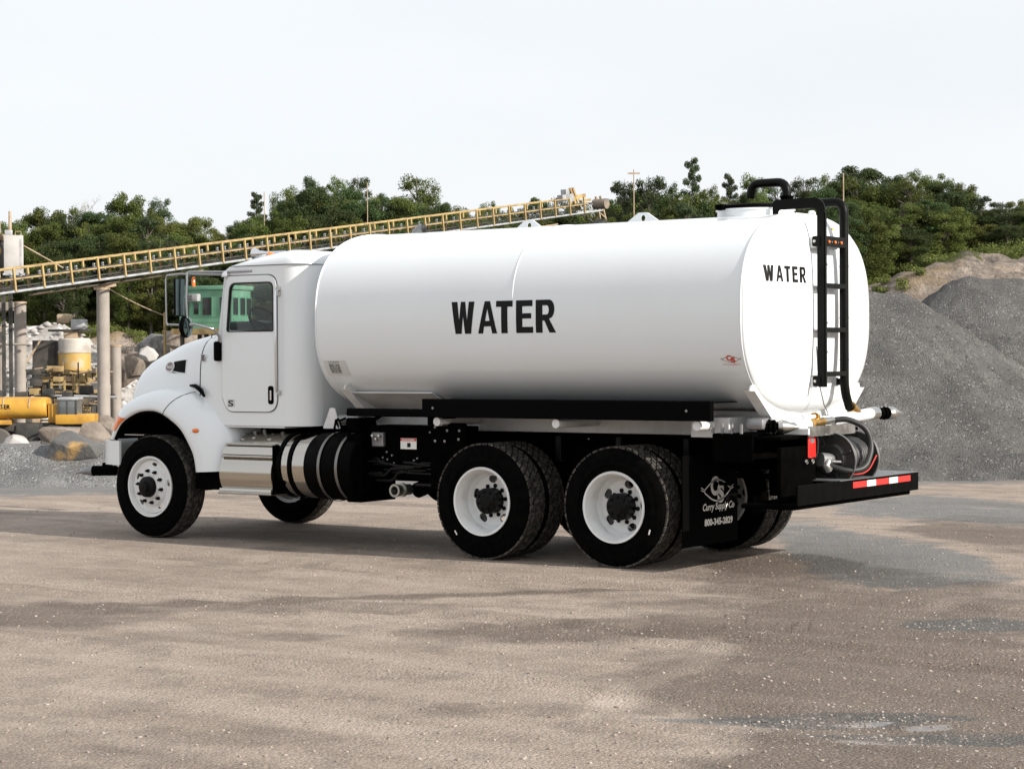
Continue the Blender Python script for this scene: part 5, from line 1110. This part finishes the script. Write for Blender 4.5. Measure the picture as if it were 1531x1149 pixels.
MB().box((-1.4,-1.1,0),(1.2,1.1,zz(584)),.05).build('foundation', DARKM, cr_)
MB().box((-.55,-.6,zz(502)),(.3,.5,zz(490)),.04).build('feed_box', CTAN, cr_); MB().box((-.1,-.6,zz(489)),(.75,.4,zz(474)),.05).build('feed_hopper', CGREY, cr_); MB().box((-1.0,-.5,zz(480)),(-.2,.4,zz(466)),.08).build('motor', CTAN, cr_)
MB().box((-1.5,-.7,zz(492)),(1.0,.6,zz(489))).build('walkway', DARKM, cr_, 0)
MB().box((-2.6,-.2,zz(590)),(-1.2,.9,zz(505)),.02).build('chute', DARKM, cr_, 0)
a_, b_ = Vector((-3.3,-1.2,zz(560))), Vector((-1.9,-1.0,zz(505))); beam(a_, b_,.12,.12).build('chute_edge', CTAN, cr_, 0)
q = MB(); q.tube([(-2.2,-1.6,zz(586)),(.8,-1.6,zz(588)),(3.0,-1.8,zz(590))],.08,8); q.build('water_pipe', CGREY, cr_)
pm_ = empty('plant_machinery', fpos(108,121,PF)); pm_.rotation_euler = (0,0,ga); tag(pm_,'tangle of rusty pipes, rails and small boxes under and beside the crusher','machinery')
rc = random.Random(44); zq = lambda py: zat(py,121)-PF
for k in range(130):
    x = rc.uniform(-2.9,1.9); z = zq(rc.uniform(545,628)); y = rc.uniform(-2.2,-1.3); m_ = rc.choice((CYEL,DARKM,DARKM,CTAN,DARKM,CYEL,CTAN)); kd = rc.random()
    if kd < .38: beam((x,y,z),(x+rc.uniform(.5,1.6),y,z+rc.uniform(-.12,.12)),.07,.07).build('rail', m_, pm_, 0)
    elif kd < .66: beam((x,y,z-.5),(x,y,z+rc.uniform(.2,.6)),.07,.07).build('upright', m_, pm_, 0)
    else: w_ = rc.uniform(.12,.4); MB().box((x-w_,y-.2,z-w_*.6),(x+w_,y+.3,z+w_*.6),.03).build('box', m_, pm_)
# yellow quarry tanker ------------------------------------------
yt = empty('quarry_water_tanker', fpos(34,95,PF+.05)); yt.rotation_euler = (0,0,ga+.06); tag(yt,'old yellow quarry tanker with WATER lettering parked in the pit at left','truck')
TY = mat('tanker_yellow',(.52,.28,.035),.5,col2=(.34,.17,.03),scale=1.2,lo=.45,hi=.7); sc_ = 95/FPX
zt = lambda py: zat(py,95)-(PF+.05)
xx = lambda px: (px-34)*sc_
cz_, hh = (zt(589)+zt(622))/2, (zt(589)-zt(622))/2
MB().grid([[(x, -.95*math.copysign(abs(math.cos(a))**.7,math.cos(a))*f, cz_+hh*f*math.copysign(abs(math.sin(a))**.8,math.sin(a))) for a in np.linspace(0,2*PI,41)] for x,f in ((xx(-70),.01),(xx(-70),1),(xx(50),1),(xx(68),.97),(xx(72),.9),(xx(72.5),.01))]).build('tank', TY, yt, 40)
for x in (xx(48),xx(10)): MB().tube([(x,-.96*math.cos(a)*1.0*abs(math.cos(a))**-.3,cz_+hh*1.01*math.copysign(abs(math.sin(a))**.8,math.sin(a))) for a in np.linspace(.05,PI-.05,20)],.03,6).build('tank_band', CTAN, yt)
text_mb('WATER', lambda u,v_: (xx(-8)+(xx(21)-xx(-8))*u, -.965, zt(606.5)+(zt(600)-zt(606.5))*v_), .02, 1).build('lettering', DECALB, yt, 0)
MB().box((xx(-70),-.8,zt(630)),(xx(20),.8,zt(623)),.03).build('side_box', TY, yt)
MB().box((xx(-70),-.4,zt(640)),(xx(140),.4,zt(628)),.02).build('chassis', DARKM, yt)
for px in (2,86,118):
    R_ = empty('wheel', (xx(px) if px != 118 else xx(140),0,zt(656))); R_.parent = yt
    for y in (-.85,.85): MB().lathe([(.3,-.2),(.62,-.2),(.68,-.1),(.68,.1),(.62,.2),(.3,.2),(.2,.05),(.01,.05)],28,(0,y,0)).build('tyre', mat('dusty_rubber',(.10,.09,.08),.9), R_, 40)
MB().tube([(xx(62),-1.0,zt(648)),(xx(66),-1.0,zt(638)),(xx(80),-1.0,zt(632)),(xx(98),-1.0,zt(634)),(xx(106),-1.0,zt(644))],.06,6).build('mudguard', DARKM, yt)
MB().box((xx(74),-.6,zt(628)),(xx(88),.6,zt(600)),.05).build('pump_frame', TY, yt); MB().box((xx(90),-.85,zt(618)),(xx(118),.85,zt(592)),.12).build('cab', mat('cab_glass_grey',(.10,.11,.11),.15,coat=.5), yt)
MB().box((xx(89),-.9,zt(594)),(xx(119),.9,zt(590)),.03).build('cab_roof', CGREY, yt); MB().box((xx(86),-.9,zt(630)),(xx(142),.9,zt(615)),.06).build('engine_cover', TY, yt)
for px in (90,104,117): MB().box((xx(px)-.03,-.88,zt(618)),(xx(px)+.03,-.84,zt(592))).build('cab_pillar', DARKM, yt, 0)
MB().box((xx(26),-.5,zt(655)),(xx(60),.5,zt(630)),.05).build('fuel_box', DARKM, yt)
# ------------------------------------------------------------------ trees
def leaf_mat(name, c):
    m = bpy.data.materials.new(name); m.use_nodes = True; t = m.node_tree; b = t.nodes['Principled BSDF']; b.inputs['Roughness'].default_value = .6; b.inputs['Specular IOR Level'].default_value = .15
    gi = N(t,'ShaderNodeNewGeometry'); oi = N(t,'ShaderNodeObjectInfo'); cr = N(t,'ShaderNodeValToRGB')
    cr.color_ramp.elements[0].color = (*[q*.6 for q in c],1); cr.color_ramp.elements[1].color = (*[min(1,q*1.55) for q in c],1)
    t.links.new(gi.outputs['Random Per Island'], cr.inputs[0])
    h = N(t,'ShaderNodeHueSaturation'); t.links.new(rng_(t, oi.outputs['Random'],0,1,.475,.515), h.inputs['Hue']); t.links.new(rng_(t, oi.outputs['Random'],0,1,.75,1.25), h.inputs['Value']); t.links.new(cr.outputs[0], h.inputs['Color'])
    t.links.new(h.outputs[0], b.inputs['Base Color'])
    tl = N(t,'ShaderNodeBsdfTranslucent'); ms = N(t,'ShaderNodeMixShader'); ms.inputs[0].default_value = .38; t.links.new(h.outputs[0], tl.inputs[0]); o = t.nodes['Material Output']
    t.links.new(b.outputs[0], ms.inputs[1]); t.links.new(tl.outputs[0], ms.inputs[2]); t.links.new(ms.outputs[0], o.inputs[0]); return m
LF1 = leaf_mat('leaf_green', (.095,.125,.032)); LF2 = leaf_mat('leaf_dark_green', (.058,.085,.030)); LF3 = leaf_mat('leaf_yellow_green', (.135,.155,.042)); LF4 = leaf_mat('needle_green', (.070,.098,.046))
BARK = mat('bark', (.11,.09,.075), .9, col2=(.19,.165,.14), scale=6); BARKP = mat('pale_bark', (.30,.27,.25), .9)
def leaf_cloud(centres, radii, n_each, size, r, flat=.75):
    """small folded leaf-spray quads filling clumps"""
    C = np.repeat(np.array(centres), n_each, 0); Rr = np.repeat(np.array(radii), n_each)
    n_ = len(C); v_ = r.normal(size=(n_,3)); v_ /= np.linalg.norm(v_,axis=1)[:,None]; q = r.random(n_)**.42
    P = C+v_*(Rr*q)[:,None]*np.array([1,1,flat])
    nrm = v_*.6+r.normal(size=(n_,3))*.55+np.array([0,0,.45]); nrm /= np.linalg.norm(nrm,axis=1)[:,None]
    t1 = np.cross(nrm, r.normal(size=(n_,3))); t1 /= np.linalg.norm(t1,axis=1)[:,None]; t2 = np.cross(nrm,t1)
    s = size*r.uniform(.6,1.3,n_)[:,None]
    V = np.stack([P-t1*s, P-t2*s*.55, P+t1*s, P+t2*s*.55+nrm*s*.2],1); return V.reshape(-1,3)
def foliage_mesh(name, V, m):
    n_ = len(V)//4; me = bpy.data.meshes.new(name); me.vertices.add(len(V)); me.vertices.foreach_set('co', V.ravel()); me.loops.add(n_*4); me.loops.foreach_set('vertex_index', np.arange(n_*4)); me.polygons.add(n_); me.polygons.foreach_set('loop_start', np.arange(n_)*4)
    me.update(calc_edges=True); me.materials.append(m); return me
def tree_protos(kind, seed, m):
    """unit-ish tree of height 10 m -> (crown mesh, trunk mesh)"""
    r = np.random.default_rng(seed); R_ = random.Random(seed); cs = []; rs = []; tr = MB(); lean = R_.uniform(-.4,.4)
    if kind == 'broad':
        tr.tube([(0,0,-1),(lean*.2,0,3),(lean*.6,.1,6),(lean,.1,8.6)],[.22,.18,.12,.03],7)
        for _ in range(72):
            z = R_.uniform(1.6,9.0); f = math.sin(PI*min(1,max(0,(z-.4)/9.9)))**.6; a = R_.uniform(0,2*PI); rad = R_.uniform(.25,1)*2.5*f; cs.append((math.cos(a)*rad+lean*z/10, math.sin(a)*rad, z)); rs.append(R_.uniform(.6,1.15)*(1 if z < 7.8 else .75))
            if R_.random() < .5: tr.tube([(lean*z/14,0,max(1.5,z-2)),cs[-1]],[.06,.015],4)
        nl = 300; sz = .088
    elif kind == 'airy':
        tr.tube([(0,0,-1),(lean*.2,0,3),(lean*.5,.1,6),(lean*1.2,.1,9.4)],[.17,.14,.10,.02],7)
        for _ in range(84):
            z = R_.uniform(1.4,9.3); a = R_.uniform(0,2*PI); rad = R_.uniform(.1,1)**.6*2.2*math.sin(PI*min(1,max(0,(z-.2)/10.3)))**.6; cs.append((math.cos(a)*rad+lean*z/8, math.sin(a)*rad, z)); rs.append(R_.uniform(.35,.85))
            tr.tube([(lean*z/10,0,max(1.5,z-1.2)),cs[-1]],[.05,.012],4)
        nl = 200; sz = .078
    elif kind == 'pine':
        tr.tube([(0,0,-1),(0,0,5),(lean*.4,0,10)],[.17,.12,.015],7)
        for k in range(34):
            z = 2.2+7.6*k/34; L_ = (10.4-z)*.27+.25; a = k*2.4+R_.uniform(-.4,.4)
            for f in (.45,.95): cs.append((math.cos(a)*L_*f, math.sin(a)*L_*f, z+.15*f)); rs.append(.30+.12*(1-f)+.02*(10-z))
            tr.tube([(0,0,z),(math.cos(a)*L_, math.sin(a)*L_, z+.15)],[.035,.01],4)
        nl = 220; sz = .07
    else:  # bare
        tr.tube([(0,0,-1),(.1,0,4),(.1,.1,9)],[.15,.11,.02],7)
        for _ in range(30):
            z = R_.uniform(3,8.4); a = R_.uniform(0,2*PI); L_ = R_.uniform(.8,2.0); p = Vector((math.cos(a)*L_, math.sin(a)*L_, z+L_*.9)); tr.tube([(.1,0,z),p],[.05,.015],4)
            for _ in range(4): q = p*.7+Vector((0,0,z*.3)); tr.tube([q, q+Vector((R_.uniform(-.7,.7),R_.uniform(-.7,.7),R_.uniform(.3,1)))],[.022,.008],3)
            cs.append(tuple(p)); rs.append(.6)
        nl = 14; sz = .07
    return foliage_mesh('crown', leaf_cloud(cs, rs, nl, sz, r), m), tr.mesh('trunk', BARKP if kind == 'bare' else BARK, 40)
PROT = {'broad':[tree_protos('broad',s_,m_) for s_,m_ in ((1,LF1),(2,LF2),(3,LF1),(4,LF3),(5,LF2))], 'airy':[tree_protos('airy',s_,m_) for s_,m_ in ((11,LF2),(12,LF4),(13,LF1))], 'pine':[tree_protos('pine',s_,LF4) for s_ in (21,22)], 'bare':[tree_protos('bare',31,LF3)]}
rt = random.Random(77)
def tree(px, d, ytop, kind, label, wpx=None, v_=None, group=None):
    zb = hz(px,d); h_ = max(2.5, zat(ytop,d)-zb); cm, tm = PROT[kind][(rt.randrange(99) if v_ is None else v_)%len(PROT[kind])]
    o = empty('pine_tree' if kind == 'pine' else 'bare_tree' if kind == 'bare' else 'tree', fpos(px,d,zb), rt.uniform(0,6.28)); tag(o, label, 'tree', group)
    base_w = {'broad':5.6,'airy':4.4,'pine':4.2,'bare':4}[kind]; sxy = (wpx*d/FPX/base_w) *1.18 if wpx else h_/10*rt.uniform(.9,1.2); o.scale = (sxy, sxy, h_/9.7)
    for nm, me_ in (('crown',cm),('trunk',tm)): c_ = bpy.data.objects.new(nm, me_); S.collection.objects.link(c_); c_.parent = o
    return o
SKY = [ # px, depth, top row, kind, width px, label
(22,168,316,'broad',52,'rounded green tree behind the mast at the far left'),
(62,178,299,'broad',74,'wide bright green tree above the left part of the conveyor'),
(103,182,303,'airy',46,'loose topped tree just left of the bare grey tree'),
(131,184,290,'bare',40,'bare grey tree with thin branches on the left skyline'),
(186,180,277,'broad',66,'tallest dark green tree on the left skyline, right of the bare tree'),
(226,184,302,'broad',44,'green tree at the right shoulder of the tallest left tree'),
(243,188,292,'airy',40,'airy tree poking up in the middle of the left tree group'),
(288,176,314,'broad',76,'wide round tree above the roof of the cab mirror'),
(332,180,334,'broad',40,'last low tree at the right end of the left group, before the gap of sky'),
(386,182,289,'pine',44,'slim pointed pine standing right of the gap above the cab'),
(362,176,322,'broad',34,'low bushy tree at the left foot of the slim pine'),
(427,184,274,'airy',48,'airy tree second from the left in the middle group'),
(469,186,255,'airy',42,'tall thin tree with a narrow open crown above the front of the tank'),
(506,184,258,'airy',44,'left half of the tall twin crowns above the front of the tank'),
(536,186,256,'airy',44,'right half of the tall twin crowns above the front of the tank'),
(574,182,282,'airy',40,'lower open crown between the twin crowns and the spreading tree'),
(628,186,257,'airy',72,'wide spreading tree alone on the skyline above the WATER lettering'),
(662,176,296,'broad',46,'low bright tree under the right side of the spreading tree'),
(699,178,300,'broad',56,'low rounded bright green tree above the middle of the tank'),
(735,184,294,'broad',34,'small pointed crown above the middle of the tank'),
(772,184,304,'broad',44,'small low crown left of the ones near the conveyor head'),
(808,184,290,'broad',50,'rounded crown behind the upper end of the conveyor'),
(852,182,286,'airy',48,'ragged crown directly behind the conveyor head'),
(888,180,300,'broad',40,'low crown right behind the conveyor head drum'),
(934,166,262,'airy',50,'leafy tree around the bare utility pole'),
(972,164,257,'airy',62,'broad pine-like tree right of the utility pole'),
(1006,166,272,'airy',40,'open crown between the two tall trees above the tank'),
(1036,164,243,'pine',50,'tallest narrow tree of the group above the rear of the tank'),
(1064,168,276,'airy',36,'small open crown right of the tallest narrow tree'),
(1092,164,266,'pine',46,'narrow tree just left of the black overhead pipe'),
(1128,164,258,'airy',48,'tree seen through the black overhead pipe'),
(1164,166,272,'airy',42,'tree crown just right of the overhead pipe bend'),
(1204,150,266,'airy',54,'tree crown above the top of the ladder'),
(1240,146,262,'airy',46,'tree crown left of the pole above the ladder'),
(1288,140,244,'broad',92,'tallest wide dark tree on the right, beside the pole'),
(1336,138,260,'broad',50,'dark tree right of the tallest wide one'),
(1362,142,255,'airy',40,'narrow crown in the middle of the right wood'),
(1400,138,258,'broad',56,'dark rounded crown above the second gravel pile'),
(1436,138,272,'broad',48,'drooping dark crown on the right shoulder of the wood'),
(1468,134,294,'airy',38,'lower crown where the right wood steps down'),
(1500,136,302,'airy',48,'small see-through tree near the right edge'),
(1532,134,298,'broad',50,'tree cut by the right edge of the photo')]
for i, (px,d,yt_,kd,wp,lb) in enumerate(SKY): tree(px,d,yt_,kd,lb,wp)
# the wood filling the slope below the skyline: individual trees, lower than the named ones
LMX = [15,75,135,175,235,285,345,420,500,580,660,740,820,900,950,1030,1110,1180,1250,1310,1370,1430,1490]
LM = ['at the left edge','behind the grey cabinet','above the rock crusher','behind the tall column','above the short column','above the mirror','above the green cabin','above the cab roof','above the front of the tank','below the twin crowns','below the spreading tree','above the middle of the tank','under the small pointed crown','below the conveyor end','behind the conveyor head','around the bare utility pole','below the tallest narrow tree','under the overhead pipe','above the rear of the tank','beside the ladder top','right of the ladder','above the tan bank','above the second gravel pile','at the right edge']
cnt = {}
skx = np.array([q[0] for q in SKY]); sky_ = np.array([q[2] for q in SKY])
for px in range(-110, 1660, 17):
    for row, (dl, drp) in enumerate(((174,24),(164,56),(157,82))):
        x = px+rt.uniform(-8,8)+row*6; top = float(np.interp(x, skx, sky_))
        if 338 < x < 372: top = max(top, 345)
        if x > 1230: d = {0:134,1:124,2:116}[row]+rt.uniform(-2,2); drop = (18,48,80)[row]
        elif x > 1000: d = {0:158,1:152,2:146}[row]; drop = drp
        else: d = dl+rt.uniform(-3,3); drop = drp
        if row == 2 and (rt.random() < .45 or x > 1380): continue
        if row == 1 and x > 1395 and rt.random() < .3: continue
        lm = LM[min(len(LM)-1, max(0, sum(1 for q in LMX if x > q)))]; rowd = ('upper row','middle row','lowest row')[row]
        cnt[(lm,row)] = cnt.get((lm,row),0)+1; tone = 'broad'if rt.random() < .8 else 'airy'
        tree(x, d, top+drop+rt.uniform(-9,12), tone, '%s green tree, %s, %s, %s from left'%('full' if tone == 'broad' else 'loose', rowd, lm, ('first','second','third','fourth','fifth','sixth','seventh','eighth','ninth','tenth','eleventh','twelfth','thirteenth')[min(12,cnt[(lm,row)]-1)]), rt.uniform(48,78), group='trees filling the wooded slope')
# scrub on the slopes
r_ = np.random.default_rng(5); cs = []; rs = []
for _ in range(360):
    px = r_.uniform(-60,1620)
    if px > 1230: d = r_.uniform(114,128)
    elif px > 1000: d = r_.uniform(130,150)
    else: d = r_.uniform(151,170)
    p = fpos(px,d,hz(px,d)); rr0 = r_.uniform(.45,1.3)
    for _ in range(3): cs.append((p.x+r_.normal()*rr0*.6,p.y+r_.normal()*rr0*.6,p.z+rr0*.4)); rs.append(rr0*r_.uniform(.5,1))
for _ in range(60):
    px = r_.uniform(1262,1380); d = r_.uniform(99,112); p = fpos(px,d,hz(px,d)); cs.append((p.x,p.y,p.z+.1)); rs.append(r_.uniform(.2,.6))
o = bpy.data.objects.new('scrub', foliage_mesh('scrub', leaf_cloud(cs, rs, 190, .07, r_, .6), LF3)); S.collection.objects.link(o); tag(o,'low green scrub covering the slope below the trees','scrub',kind='stuff')
